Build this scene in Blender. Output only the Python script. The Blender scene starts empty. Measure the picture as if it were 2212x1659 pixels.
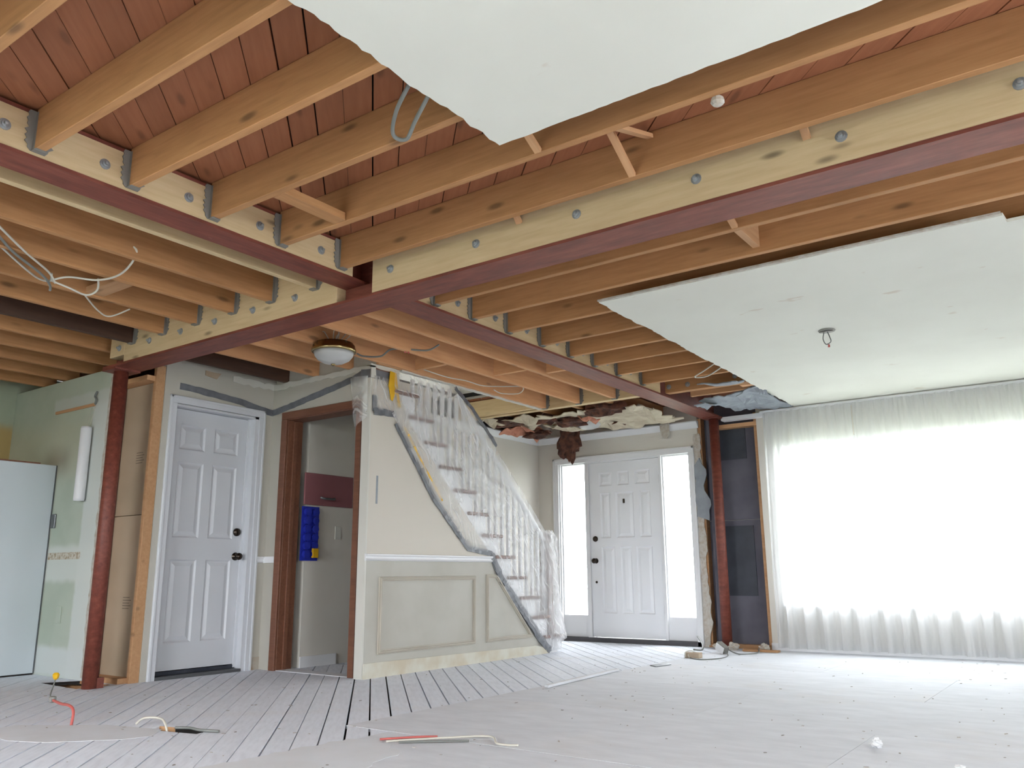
import bpy, math, random
from mathutils import Matrix, Vector, noise as mnoise
R_ = random.Random(7)
sc = bpy.context.scene
COL = sc.collection

# ------------------------------------------------------------------ camera
F_PX, YAW, PITCH, ROLL, CAM_H = 1795.29, 0.621595, 0.225621, -0.0070443, 0.75
def cam_basis():
    cy, sy = math.cos(YAW), math.sin(YAW)
    fw = Vector((-sy*math.cos(PITCH), cy*math.cos(PITCH), math.sin(PITCH)))
    rt = Vector((cy, sy, 0)); up = rt.cross(fw)
    c, s = math.cos(ROLL), math.sin(ROLL)
    return c*rt+s*up, -s*rt+c*up, fw
_r, _u, _f = cam_basis()
cam = bpy.data.cameras.new('camera'); cam_o = bpy.data.objects.new('camera', cam); COL.objects.link(cam_o)
cam.sensor_width = 36.0; cam.lens = 36.0*F_PX/2212.0; cam.clip_start = 0.02; cam.clip_end = 200
cam_o.matrix_world = Matrix(((_r.x, _u.x, -_f.x, 0), (_r.y, _u.y, -_f.y, 0), (_r.z, _u.z, -_f.z, CAM_H), (0, 0, 0, 1)))
sc.camera = cam_o

# ------------------------------------------------------------------ world (overcast sky), exposure
w = bpy.data.worlds.new('overcast_sky'); sc.world = w; w.use_nodes = True
bg = w.node_tree.nodes['Background']; bg.inputs[0].default_value = (0.91, 0.96, 1.0, 1); bg.inputs[1].default_value = 18.0
vs = sc.view_settings; vs.view_transform = 'Standard'; vs.look = 'None'; vs.gamma = 1.0; vs.use_curve_mapping = False
vs.exposure = 0.0
cy_ = sc.cycles
cy_.use_light_tree = False; cy_.adaptive_threshold = .2; cy_.max_bounces = 5; cy_.diffuse_bounces = 4; cy_.glossy_bounces = 2; cy_.transmission_bounces = 4; cy_.transparent_max_bounces = 12
cy_.sample_clamp_indirect = 6.0; cy_.caustics_reflective = False; cy_.caustics_refractive = False

def portal(name, loc, rot, sx, sy):
    l = bpy.data.lights.new(name, 'AREA'); l.shape = 'RECTANGLE'; l.size = sx; l.size_y = sy
    l.cycles.is_portal = True
    o = bpy.data.objects.new(name, l); o.location = loc; o.rotation_euler = rot; COL.objects.link(o)
P90 = math.pi/2
portal('window_portal', (-0.93, 8.72, 1.26), (-P90, 0, 0), 3.7, 1.66)
portal('sidelight_portal', (-5.24, 8.70, 1.17), (-P90, 0, 0), .36, 1.8)
portal('sidelight_portal', (-3.90, 8.70, 1.17), (-P90, 0, 0), .36, 1.8)
portal('added_patio_portal', (-3.8, -1.62, 1.2), (P90, 0, 0), 2.4, 2.3)  # this and the next two serve the added, unseen windows
portal('added_rear_portal', (.6, -1.62, 1.45), (P90, 0, 0), 1.2, 1.7)
portal('added_side_portal', (3.32, 2.0, 1.3), (P90, 0, P90), 3.0, 1.6)
portal('stair_window_portal', (-5.21, 7.95, 3.9), (-P90, 0, 0), 1.0, 1.8)

# ------------------------------------------------------------------ helpers
def lin(c):
    return tuple(((v/255.0)/12.92 if v/255.0 <= .04045 else ((v/255.0+.055)/1.055)**2.4) for v in c)
WM = {}
class MB:
    def __init__(s): s.v = []; s.f = []
    def box(s, a, b):
        x0, y0, z0 = a; x1, y1, z1 = b; n = len(s.v)
        s.v += [(x0,y0,z0),(x1,y0,z0),(x1,y1,z0),(x0,y1,z0),(x0,y0,z1),(x1,y0,z1),(x1,y1,z1),(x0,y1,z1)]
        s.f += [tuple(n+i for i in q) for q in ((0,3,2,1),(4,5,6,7),(0,1,5,4),(1,2,6,5),(2,3,7,6),(3,0,4,7))]
        return s
    def prism(s, poly, ax, lo, hi):
        # poly: 2-D points in the plane of the two other axes (in xyz order)
        n = len(s.v); m = len(poly)
        for t in (lo, hi):
            for p, q in poly:
                s.v.append({'x': (t, p, q), 'y': (p, t, q), 'z': (p, q, t)}[ax])
        s.f.append(tuple(range(n, n+m))); s.f.append(tuple(range(n+2*m-1, n+m-1, -1)))
        for i in range(m):
            j = (i+1) % m; s.f.append((n+j, n+i, n+m+i, n+m+j))
        return s
    def grid(s, pts):           # pts[i][j] -> quads
        n = len(s.v); a = len(pts); b = len(pts[0])
        for r in pts: s.v += [tuple(p) for p in r]
        for i in range(a-1):
            for j in range(b-1): s.f.append((n+i*b+j, n+(i+1)*b+j, n+(i+1)*b+j+1, n+i*b+j+1))
        return s
    def tube(s, path, r, k=8):
        P = [Vector(p) for p in path]; n = len(s.v)
        rr = r if isinstance(r, (list, tuple)) else [r]*len(P)
        prev = None
        for i, p in enumerate(P):
            t = (P[min(i+1, len(P)-1)]-P[max(i-1, 0)]).normalized()
            if prev is None: a = t.orthogonal().normalized()
            else:
                a = prev-t*prev.dot(t); a = a.normalized() if a.length > 1e-6 else t.orthogonal().normalized()
            prev = a; b = t.cross(a)
            for j in range(k):
                an = 2*math.pi*j/k; s.v.append(tuple(p+(a*math.cos(an)+b*math.sin(an))*rr[i]))
        for i in range(len(P)-1):
            for j in range(k):
                j2 = (j+1) % k; s.f.append((n+i*k+j, n+i*k+j2, n+(i+1)*k+j2, n+(i+1)*k+j))
        s.f.append(tuple(n+j for j in range(k-1, -1, -1))); s.f.append(tuple(n+(len(P)-1)*k+j for j in range(k)))
        return s
    def lathe(s, prof, c=(0, 0, 0), ax='z', k=24):     # prof: (radius, height)
        n = len(s.v); m = len(prof)
        for j in range(k):
            a = 2*math.pi*j/k; ca, sa = math.cos(a), math.sin(a)
            for r, h in prof:
                q = {'z': (r*ca, r*sa, h), 'y': (r*ca, h, r*sa), 'x': (h, r*ca, r*sa)}[ax]
                s.v.append((c[0]+q[0], c[1]+q[1], c[2]+q[2]))
        for j in range(k):
            j2 = (j+1) % k
            for i in range(m-1): s.f.append((n+j*m+i, n+j2*m+i, n+j2*m+i+1, n+j*m+i+1))
        if prof[0][0] > 1e-5: s.f.append(tuple(n+j*m for j in range(k)))
        if prof[-1][0] > 1e-5: s.f.append(tuple(n+j*m+m-1 for j in range(k)))
        return s
def make(name, mb, mat, parent=None, M=None, smooth=False, bevel=0):
    """mb in world coordinates (M None: origin moved to the base centre) or local to M."""
    me = bpy.data.meshes.new(name)
    if M is None:
        xs = [v[0] for v in mb.v]; ys = [v[1] for v in mb.v]; zs = [v[2] for v in mb.v]
        o_ = Vector(((min(xs)+max(xs))/2, (min(ys)+max(ys))/2, min(zs)))
        me.from_pydata([tuple(Vector(v)-o_) for v in mb.v], [], mb.f); M = Matrix.Translation(o_)
    else: me.from_pydata(mb.v, [], mb.f)
    import bmesh
    b = bmesh.new(); b.from_mesh(me); bmesh.ops.recalc_face_normals(b, faces=b.faces[:]); b.to_mesh(me); b.free()
    me.materials.append(mat)
    if smooth:
        me.polygons.foreach_set('use_smooth', [True]*len(me.polygons))
    o = bpy.data.objects.new(name, me); COL.objects.link(o); place(o, M, parent)
    if bevel:
        m = o.modifiers.new('bevel', 'BEVEL'); m.width = bevel; m.segments = 1; m.limit_method = 'ANGLE'
    return o
def place(o, M, parent=None):
    WM[o.name] = M.copy(); o.matrix_basis = M
    if parent is not None:
        o.parent = parent; o.matrix_parent_inverse = WM[parent.name].inverted()
def link_copy(src, M, parent=None):
    o = src.copy(); COL.objects.link(o); o.parent = None
    o.matrix_parent_inverse = Matrix(); place(o, M, parent); return o
def empty(name, loc):
    o = bpy.data.objects.new(name, None); COL.objects.link(o); o.empty_display_size = .1
    place(o, Matrix.Translation(Vector(loc))); return o
def tag(o, label, cat, group=None):
    o['label'] = label; o['category'] = cat; o['kind'] = 'thing'
    if group: o['group'] = group
    return o
def struct(o, label=None, cat=None):
    o['kind'] = 'structure'
    if label: o['label'] = label
    if cat: o['category'] = cat
    return o
def RZ(loc, a): return Matrix.Translation(Vector(loc)) @ Matrix.Rotation(a, 4, 'Z')
ORD = ['first', 'second', 'third', 'fourth', 'fifth', 'sixth', 'seventh', 'eighth', 'ninth', 'tenth', 'eleventh', 'twelfth', 'thirteenth', 'fourteenth']

# ------------------------------------------------------------------ materials
def new_mat(name):
    m = bpy.data.materials.new(name); m.use_nodes = True; nt = m.node_tree
    return m, nt, nt.nodes, nt.links, nt.nodes['Principled BSDF']
def N(nt, t, **kw):
    n = nt.nodes.new(t)
    for k, v in kw.items(): setattr(n, k, v)
    return n
def mathn(nt, op, a, b=None, clamp=False):
    n = N(nt, 'ShaderNodeMath', operation=op, use_clamp=clamp)
    for i, x in enumerate((a, b)):
        if x is None: continue
        if isinstance(x, (int, float)): n.inputs[i].default_value = x
        else: nt.links.new(x, n.inputs[i])
    return n.outputs[0]
def coords(nt, scale=(1, 1, 1), rnd=True, kind='Object'):
    tc = N(nt, 'ShaderNodeTexCoord'); mp = N(nt, 'ShaderNodeMapping'); mp.inputs['Scale'].default_value = scale
    src = tc.outputs[kind]
    if rnd:
        oi = N(nt, 'ShaderNodeObjectInfo'); va = N(nt, 'ShaderNodeVectorMath', operation='SCALE')
        cb = N(nt, 'ShaderNodeCombineXYZ')
        for i in range(3): nt.links.new(oi.outputs['Random'], cb.inputs[i])
        nt.links.new(cb.outputs[0], va.inputs[0]); va.inputs['Scale'].default_value = 37.0
        ad = N(nt, 'ShaderNodeVectorMath', operation='ADD'); nt.links.new(src, ad.inputs[0]); nt.links.new(va.outputs[0], ad.inputs[1]); src = ad.outputs[0]
    nt.links.new(src, mp.inputs['Vector']); return mp.outputs[0]
def noise(nt, vec, scale, detail=4, rough=.55):
    n = N(nt, 'ShaderNodeTexNoise'); n.inputs['Scale'].default_value = scale; n.inputs['Detail'].default_value = min(detail, 3); n.inputs['Roughness'].default_value = rough
    nt.links.new(vec, n.inputs['Vector']); return n.outputs['Fac']
def ramp(nt, fac, stops):
    r = N(nt, 'ShaderNodeValToRGB'); e = r.color_ramp.elements
    while len(e) < len(stops): e.new(.5)
    for i, (p, c) in enumerate(stops):
        e[i].position = p; e[i].color = (*(lin(c) if max(c) > 1 else c), 1)
    nt.links.new(fac, r.inputs[0]); return r.outputs['Color']
def mix(nt, fac, a, b, mode='MIX'):
    n = N(nt, 'ShaderNodeMix', data_type='RGBA', blend_type=mode)
    for s, x in ((n.inputs['Factor'], fac), (n.inputs['A'], a), (n.inputs['B'], b)):
        if isinstance(x, (int, float)): s.default_value = x
        elif isinstance(x, tuple): s.default_value = (*(lin(x) if max(x) > 1 else x), 1)
        else: nt.links.new(x, s)
    return n.outputs['Result']
def bump(nt, h, bsdf, strength=.2, dist=.01):
    b = N(nt, 'ShaderNodeBump'); b.inputs['Strength'].default_value = strength; b.inputs['Distance'].default_value = dist
    nt.links.new(h, b.inputs['Height']); nt.links.new(b.outputs[0], bsdf.inputs['Normal'])
def step(nt, x, lo, hi):
    n = N(nt, 'ShaderNodeMapRange', interpolation_type='SMOOTHSTEP'); nt.links.new(x, n.inputs[0])
    n.inputs[1].default_value = lo; n.inputs[2].default_value = hi; return n.outputs[0]

def wood(name, dark, mid, light, rough=.75, knots=.5, var=.25, grain=1.0):
    m, nt, ns, L, b = new_mat(name)
    v = coords(nt, (1.3*grain, 16, 16)); g = noise(nt, v, 3.0, 6, .6)
    def mixc(a, b, t): return tuple(x+(y-x)*t for x, y in zip(a, b))
    c = ramp(nt, g, [(.25, mixc(mid, dark, .38)), (.52, mid), (.8, mixc(mid, light, .45))])
    v2 = coords(nt, (.9, 3, 3)); blot = noise(nt, v2, 2.0, 3)
    c = mix(nt, mathn(nt, 'MULTIPLY', step(nt, blot, .45, .8), .35), c, dark)
    if knots:
        vk = coords(nt, (2.4, 7.5, 7.5)); vo = N(nt, 'ShaderNodeTexVoronoi'); vo.inputs['Scale'].default_value = 1.0; L.new(vk, vo.inputs['Vector'])
        kd = mathn(nt, 'SUBTRACT', 1.0, step(nt, vo.outputs['Distance'], .05, .17))
        c = mix(nt, mathn(nt, 'MULTIPLY', kd, knots), c, tuple(int(x*.45) for x in dark))
    oi = N(nt, 'ShaderNodeObjectInfo'); k = mathn(nt, 'ADD', mathn(nt, 'MULTIPLY', oi.outputs['Random'], var), 1-var/2)
    hs = N(nt, 'ShaderNodeHueSaturation'); L.new(k, hs.inputs['Value']); L.new(c, hs.inputs['Color'])
    L.new(hs.outputs[0], b.inputs['Base Color']); b.inputs['Roughness'].default_value = rough
    return m
def paint(name, base, alt, rough=.6, scale=2.5, amt=.5, spots=None, spot_amt=.6, spot_scale=9, spot_cut=.70, bumpy=.05, kind='Object'):
    m, nt, ns, L, b = new_mat(name)
    v = coords(nt, rnd=False, kind=kind); n1 = noise(nt, v, scale, 5)
    c = mix(nt, mathn(nt, 'MULTIPLY', step(nt, n1, .35, .7), amt), base, alt)
    if spots:
        v2 = coords(nt, (1, 1.8, 1), rnd=False, kind=kind); n2 = noise(nt, v2, spot_scale, 6, .65)
        c = mix(nt, mathn(nt, 'MULTIPLY', step(nt, n2, spot_cut, spot_cut+.05), spot_amt), c, spots)
    L.new(c, b.inputs['Base Color']); b.inputs['Roughness'].default_value = rough
    if bumpy >= .2: bump(nt, noise(nt, v, 60, 3), b, bumpy, .004)
    return m
def plain(name, col, rough=.5, metal=0, alpha=None, spec=.5):
    m, nt, ns, L, b = new_mat(name)
    v = coords(nt); n1 = noise(nt, v, 14, 3)
    L.new(mix(nt, mathn(nt, 'MULTIPLY', n1, .35), col, tuple(int(x*.8) for x in col)), b.inputs['Base Color'])
    b.inputs['Roughness'].default_value = rough; b.inputs['Metallic'].default_value = metal; b.inputs['Specular IOR Level'].default_value = spec
    return m
M_JOIST = wood('old_joist_wood', (138, 96, 58), (174, 126, 82), (194, 148, 104), knots=.6, var=.16)
M_JOISTD = wood('dark_stained_joist', (52, 34, 24), (70, 46, 32), (86, 60, 42), knots=.3)
M_JOISTL = wood('light_joist_wood', (176, 122, 78), (206, 152, 106), (220, 172, 128), knots=.6, var=.12)  # newer wood, made paler still: brighter hall light put into its colour
M_DECK = wood('old_deck_board', (124, 74, 46), (146, 91, 60), (160, 106, 72), knots=.4, var=.14)
M_PLATE = wood('new_spruce_board', (172, 146, 108), (198, 174, 136), (214, 192, 156), knots=.75, var=.08)
M_STUD = wood('stud_wood', (158, 114, 76), (188, 144, 104), (206, 166, 126), knots=.4)
M_LVL = wood('laminated_header_wood', (190, 158, 112), (216, 190, 146), (228, 208, 170), knots=.1, var=.1)
M_TRIM = wood('dark_stained_trim', (84, 48, 34), (118, 76, 56), (134, 92, 70), rough=.5, knots=.1, var=.1)
M_TREAD = wood('stair_tread_wood', (86, 52, 42), (112, 74, 60), (130, 92, 76), rough=.4, knots=.1)
def steel_mat():
    m, nt, ns, L, b = new_mat('red_oxide_steel')
    v = coords(nt, (1.5, 9, 9)); n1 = noise(nt, v, 3, 6, .65)
    c = ramp(nt, n1, [(.3, (96, 44, 34)), (.55, (116, 58, 45)), (.8, (134, 76, 60))])
    n2 = noise(nt, coords(nt, (5, 22, 22)), 2.2, 5, .7)
    c = mix(nt, mathn(nt, 'MULTIPLY', step(nt, n2, .66, .78), .35), c, (160, 118, 112))
    L.new(c, b.inputs['Base Color']); b.inputs['Roughness'].default_value = .55; return m
M_STEEL = steel_mat()
M_GALV = plain('galvanised_steel', (138, 135, 130), .6, .25)
M_BOLT = plain('zinc_bolt', (160, 165, 168), .35, .5)
M_DRYCEIL = paint('ceiling_plaster', (222, 221, 211), (212, 210, 200), .85, 1.3, .5, spots=(196, 178, 160), spot_amt=.55, spot_scale=2.6, spot_cut=.66)
M_GYPSUM = paint('torn_gypsum_edge', (190, 186, 178), (168, 150, 132), .9, 30, .7)
M_WHITE = paint('white_gloss_paint', (226, 226, 228), (219, 219, 221), .38, 1.2, .5, bumpy=.02)
M_DOORE = paint('entrance_door_paint', (230, 231, 234), (224, 225, 229), .45, 1.2, .5, bumpy=.02)
M_DOORW = paint('door_white_paint', (205, 207, 212), (198, 200, 206), .42, 1.2, .5, bumpy=.02)
M_BEIGE = paint('beige_wall_paint', (184, 180, 170), (177, 172, 162), .7, 1.5, .6, spots=(166, 160, 150), spot_amt=.3, spot_scale=3, spot_cut=.72)
M_CREAM = paint('cream_wall_paint', (206, 204, 196), (200, 197, 188), .7, 1.5, .6)
M_FOYER = paint('foyer_wall_paint', (214, 209, 200), (208, 202, 192), .7, 1.5, .6)
M_PAPER = paint('drywall_back_paper', (172, 152, 130), (156, 138, 116), .85, 1.6, .7)
M_PLAIN = paint('far_room_paint', (205, 200, 190), (195, 190, 182), .75, 1.0, .5)
M_BLACK = paint('hazed_sheathing_board', (96, 94, 104), (78, 76, 88), .8, 3, .8, spots=(120, 120, 130), spot_amt=.35, spot_scale=7, spot_cut=.71)  # black board lightened: lens flare haze is put into its colour
M_FELT = paint('black_building_paper', (44, 48, 58), (58, 62, 72), .55, 4, .8, spots=(150, 152, 158), spot_amt=.5, spot_scale=9, spot_cut=.74)
M_TAPE = paint('grey_duct_tape', (112, 114, 120), (92, 94, 100), .42, 12, .8, bumpy=.25)
M_YELLOW = plain('yellow_tape', (222, 172, 30), .4)
M_GREYBOARD = paint('grey_torn_drywall', (150, 156, 162), (126, 132, 140), .8, 5, .8)
M_INSUL = paint('brown_insulation', (104, 66, 52), (66, 44, 38), .95, 16, 1.0, bumpy=.6)
M_PINK = paint('pink_torn_paper', (196, 136, 112), (170, 108, 88), .9, 14, .8, bumpy=.3)
M_PLASTER = paint('cream_torn_plaster', (206, 196, 174), (178, 164, 142), .9, 8, .8, bumpy=.3)
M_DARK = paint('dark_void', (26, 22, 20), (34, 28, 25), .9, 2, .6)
M_KNOB = plain('dark_bronze', (70, 62, 56), .25, .9)
M_BRASS = plain('brushed_brass', (172, 152, 108), .22, 1.0)
M_CABLE_W = plain('white_cable', (205, 200, 188), .5)
M_CABLE_G = plain('grey_cable', (120, 122, 118), .45)
M_RED = plain('red_cable', (196, 98, 92), .5)
M_BLUE = plain('blue_plastic', (40, 52, 168), .4)
M_PINKB = plain('dusty_pink_board', (146, 92, 96), .7)
M_SLAB = paint('white_slab_laminate', (196, 204, 208), (190, 198, 203), .45, 1.0, .4, bumpy=0)
M_GREYM = plain('grey_metal', (112, 114, 116), .4, .6)
M_BLOCK = plain('tan_block', (176, 158, 138), .8)
def floor_mat(name, c1, c2, c3, stretch):
    m, nt, ns, L, b = new_mat(name)
    n1 = noise(nt, coords(nt, stretch, rnd=False), 3, 6, .6)
    c = ramp(nt, n1, [(.3, c1), (.5, c2), (.72, c3)])
    n2 = noise(nt, coords(nt, (1, 1, 1), rnd=False, kind='Object'), 1.1, 5)
    c = mix(nt, mathn(nt, 'MULTIPLY', step(nt, n2, .54, .78), .3), c, (206, 196, 186))
    oi = N(nt, 'ShaderNodeObjectInfo'); k = mathn(nt, 'ADD', mathn(nt, 'MULTIPLY', oi.outputs['Random'], .07), .965)
    hs = N(nt, 'ShaderNodeHueSaturation'); L.new(k, hs.inputs['Value']); L.new(c, hs.inputs['Color'])
    L.new(hs.outputs[0], b.inputs['Base Color']); b.inputs['Roughness'].default_value = .8
    return m
M_BOARD = floor_mat('dusty_floorboard', (219, 223, 232), (227, 231, 240), (233, 237, 246), (2.5, 16, 4))
M_PLY = floor_mat('dusty_subfloor_panel', (209, 211, 217), (215, 217, 223), (222, 224, 230), (1.5, 4, 4))
M_SHEET = paint('dusty_grey_sheet', (220, 222, 227), (212, 212, 214), .85, 3, .7)
def glass_mat(name, clear=.93):
    m, nt, ns, L, b = new_mat(name); out = ns['Material Output']
    t = N(nt, 'ShaderNodeBsdfTransparent'); g = N(nt, 'ShaderNodeBsdfGlossy'); g.inputs['Roughness'].default_value = .02
    mx = N(nt, 'ShaderNodeMixShader'); mx.inputs[0].default_value = 1-clear
    L.new(t.outputs[0], mx.inputs[1]); L.new(g.outputs[0], mx.inputs[2]); L.new(mx.outputs[0], out.inputs['Surface']); ns.remove(b); return m
M_GLASS = glass_mat('window_glass')
def sheer_mat():
    m, nt, ns, L, b = new_mat('sheer_curtain_voile'); out = ns['Material Output']; ns.remove(b)
    t = N(nt, 'ShaderNodeBsdfTransparent'); d = N(nt, 'ShaderNodeBsdfDiffuse'); tr = N(nt, 'ShaderNodeBsdfTranslucent')
    v = coords(nt, (220, 220, 60), rnd=False); n1 = noise(nt, v, 1, 2)
    col = mix(nt, mathn(nt, 'MULTIPLY', n1, .3), (240, 241, 242), (230, 231, 232)); L.new(col, d.inputs[0]); L.new(col, tr.inputs[0])
    a = N(nt, 'ShaderNodeMixShader'); a.inputs[0].default_value = .52; L.new(d.outputs[0], a.inputs[1]); L.new(tr.outputs[0], a.inputs[2])
    c = N(nt, 'ShaderNodeMixShader'); c.inputs[0].default_value = .34; L.new(a.outputs[0], c.inputs[1]); L.new(t.outputs[0], c.inputs[2])
    L.new(c.outputs[0], out.inputs['Surface']); return m
M_SHEER = sheer_mat()
def plastic_mat():
    m, nt, ns, L, b = new_mat('clear_plastic_film'); out = ns['Material Output']; ns.remove(b)
    t = N(nt, 'ShaderNodeBsdfTransparent'); g = N(nt, 'ShaderNodeBsdfGlossy'); g.inputs['Roughness'].default_value = .22
    tr = N(nt, 'ShaderNodeBsdfTranslucent'); d = N(nt, 'ShaderNodeBsdfDiffuse')
    for x in (tr, d): x.inputs[0].default_value = (.94, .94, .95, 1)
    a = N(nt, 'ShaderNodeMixShader'); a.inputs[0].default_value = .55; L.new(tr.outputs[0], a.inputs[1]); L.new(d.outputs[0], a.inputs[2])
    tc = N(nt, 'ShaderNodeTexCoord'); wn = noise(nt, coords(nt, (1, 1, 1), rnd=False), 2.2, 2)
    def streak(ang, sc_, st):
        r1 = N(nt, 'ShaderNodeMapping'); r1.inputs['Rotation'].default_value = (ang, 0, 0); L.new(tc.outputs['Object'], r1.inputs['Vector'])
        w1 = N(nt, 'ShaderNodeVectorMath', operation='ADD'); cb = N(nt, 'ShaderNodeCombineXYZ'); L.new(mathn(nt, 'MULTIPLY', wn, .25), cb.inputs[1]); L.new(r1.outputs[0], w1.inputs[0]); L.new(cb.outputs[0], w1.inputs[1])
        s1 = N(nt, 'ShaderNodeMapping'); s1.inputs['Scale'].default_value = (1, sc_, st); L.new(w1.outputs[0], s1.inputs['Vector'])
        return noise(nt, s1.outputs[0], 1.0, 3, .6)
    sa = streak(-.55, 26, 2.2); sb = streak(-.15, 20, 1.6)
    hl = mathn(nt, 'MAXIMUM', step(nt, sa, .56, .66), mathn(nt, 'MULTIPLY', step(nt, sb, .56, .66), .8))  # fold highlights painted in: whiter streaks raise the film's opacity
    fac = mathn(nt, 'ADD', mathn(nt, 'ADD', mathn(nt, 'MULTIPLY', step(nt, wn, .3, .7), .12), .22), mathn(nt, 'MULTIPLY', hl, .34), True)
    c = N(nt, 'ShaderNodeMixShader'); L.new(fac, c.inputs[0]); L.new(t.outputs[0], c.inputs[1]); L.new(a.outputs[0], c.inputs[2])
    e = N(nt, 'ShaderNodeMixShader'); e.inputs[0].default_value = .05
    L.new(c.outputs[0], e.inputs[1]); L.new(g.outputs[0], e.inputs[2]); L.new(e.outputs[0], out.inputs['Surface'])
    bp = N(nt, 'ShaderNodeBump'); bp.inputs['Strength'].default_value = .6; bp.inputs['Distance'].default_value = .03; L.new(sa, bp.inputs['Height'])
    L.new(bp.outputs[0], g.inputs['Normal'])
    return m
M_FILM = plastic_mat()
def frosted_mat():
    m, nt, ns, L, b = new_mat('frosted_white_glass'); b.inputs['Base Color'].default_value = (.5, .5, .5, 1)
    b.inputs['Roughness'].default_value = .3; b.inputs['Subsurface Weight'].default_value = .3; b.inputs['Subsurface Radius'].default_value = (.02, .02, .02); return m
M_FROST = frosted_mat()
def box_mask(nt, px, pz, x0, x1, z0, z1, soft, nz):
    f = None
    for src, lo, hi in ((px, x0, x1), (pz, z0, z1)):
        s = mathn(nt, 'ADD', src, nz)
        a = mathn(nt, 'MULTIPLY', step(nt, s, lo-soft, lo+soft), mathn(nt, 'SUBTRACT', 1.0, step(nt, s, hi-soft, hi+soft)))
        f = a if f is None else mathn(nt, 'MULTIPLY', f, a)
    return f
def patch_paint(name, base, alt, patches, axis=0, off=(0, 0, 0)):
    """wall paint with old paint areas: patches = (h0, h1, z0, z1, colour, softness, amount) in wall coordinates"""
    m, nt, ns, L, b = new_mat(name)
    g = N(nt, 'ShaderNodeNewGeometry'); sp = N(nt, 'ShaderNodeSeparateXYZ'); L.new(g.outputs['Position'], sp.inputs[0])
    h = sp.outputs[axis]; z = sp.outputs[2]
    n1 = noise(nt, g.outputs['Position'], 3, 5); c = mix(nt, step(nt, n1, .35, .7), base, alt)
    n2 = noise(nt, g.outputs['Position'], 7, 5); nz = mathn(nt, 'MULTIPLY', mathn(nt, 'SUBTRACT', n2, .5), .05)
    for (h0, h1, z0, z1, col, so, am) in patches:
        c = mix(nt, mathn(nt, 'MULTIPLY', box_mask(nt, h, z, h0, h1, z0, z1, so, nz), am), c, col)
    L.new(c, b.inputs['Base Color']); b.inputs['Roughness'].default_value = .65
    return m

# ================================================================== SETTING
ZJ, ZDECK = 2.42, 2.604        # underside of joists, underside of deck boards
YF = 8.55                      # inner face of the front wall
def clip(poly, n, d):          # keep n.p <= d
    out = []
    for i in range(len(poly)):
        a, b = poly[i], poly[(i+1) % len(poly)]
        da = n[0]*a[0]+n[1]*a[1]-d; db = n[0]*b[0]+n[1]*b[1]-d
        if da <= 0: out.append(a)
        if da*db < 0:
            t = da/(da-db); out.append((a[0]+(b[0]-a[0])*t, a[1]+(b[1]-a[1])*t))
    return out
def area(p): return abs(sum(p[i][0]*p[(i+1) % len(p)][1]-p[(i+1) % len(p)][0]*p[i][1] for i in range(len(p))))/2
def subtract(poly, hole):      # hole: convex, counter-clockwise
    res = []; cur = poly
    for i in range(len(hole)):
        a, b = hole[i], hole[(i+1) % len(hole)]
        n = (b[1]-a[1], -(b[0]-a[0])); d = n[0]*a[0]+n[1]*a[1]
        o = clip(cur, (-n[0], -n[1]), -d)
        if len(o) > 2 and area(o) > 1e-4: res.append(o)
        cur = clip(cur, n, d)
        if len(cur) < 3: break
    return res
def rect(x0, x1, y0, y1): return [(x0, y0), (x1, y0), (x1, y1), (x0, y1)]
S2 = math.sqrt(.5)
def diagonal_boards(root, name, mat, s_off, pitch, regions, holes, z0, z1, gaps, skip=()):
    """boards laid at 45 degrees: constant s=(x+y)/sqrt2"""
    smin = min((p[0]+p[1])*S2 for r in regions for p in r); smax = max((p[0]+p[1])*S2 for r in regions for p in r)
    k0 = math.floor((smin-s_off)/pitch); k1 = math.ceil((smax-s_off)/pitch)
    for k in range(k0, k1):
        ga, gb = gaps(k), gaps(k+1)
        a = s_off+k*pitch+ga/2; b = s_off+(k+1)*pitch-gb/2
        pieces = []
        for r in regions:
            p = clip(clip(r, (S2, S2), b), (-S2, -S2), -a)
            if len(p) > 2 and area(p) > 2e-3: pieces.append(p)
        for h in holes:
            nx = []
            for p in pieces: nx += subtract(p, h)
            pieces = nx
        if not pieces: continue
        # local frame: x along the board
        sm = (a+b)/2; c = (sm*S2, sm*S2); M = RZ((c[0], c[1], z0), math.pi*.75); Mi = M.inverted()
        mb = MB()
        for p in pieces:
            q = [Mi @ Vector((x, y, z0)) for x, y in p]
            mb.prism([(v.x, v.y) for v in q], 'z', 0, z1-z0)
        make(name, mb, mat, root, M)

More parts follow.
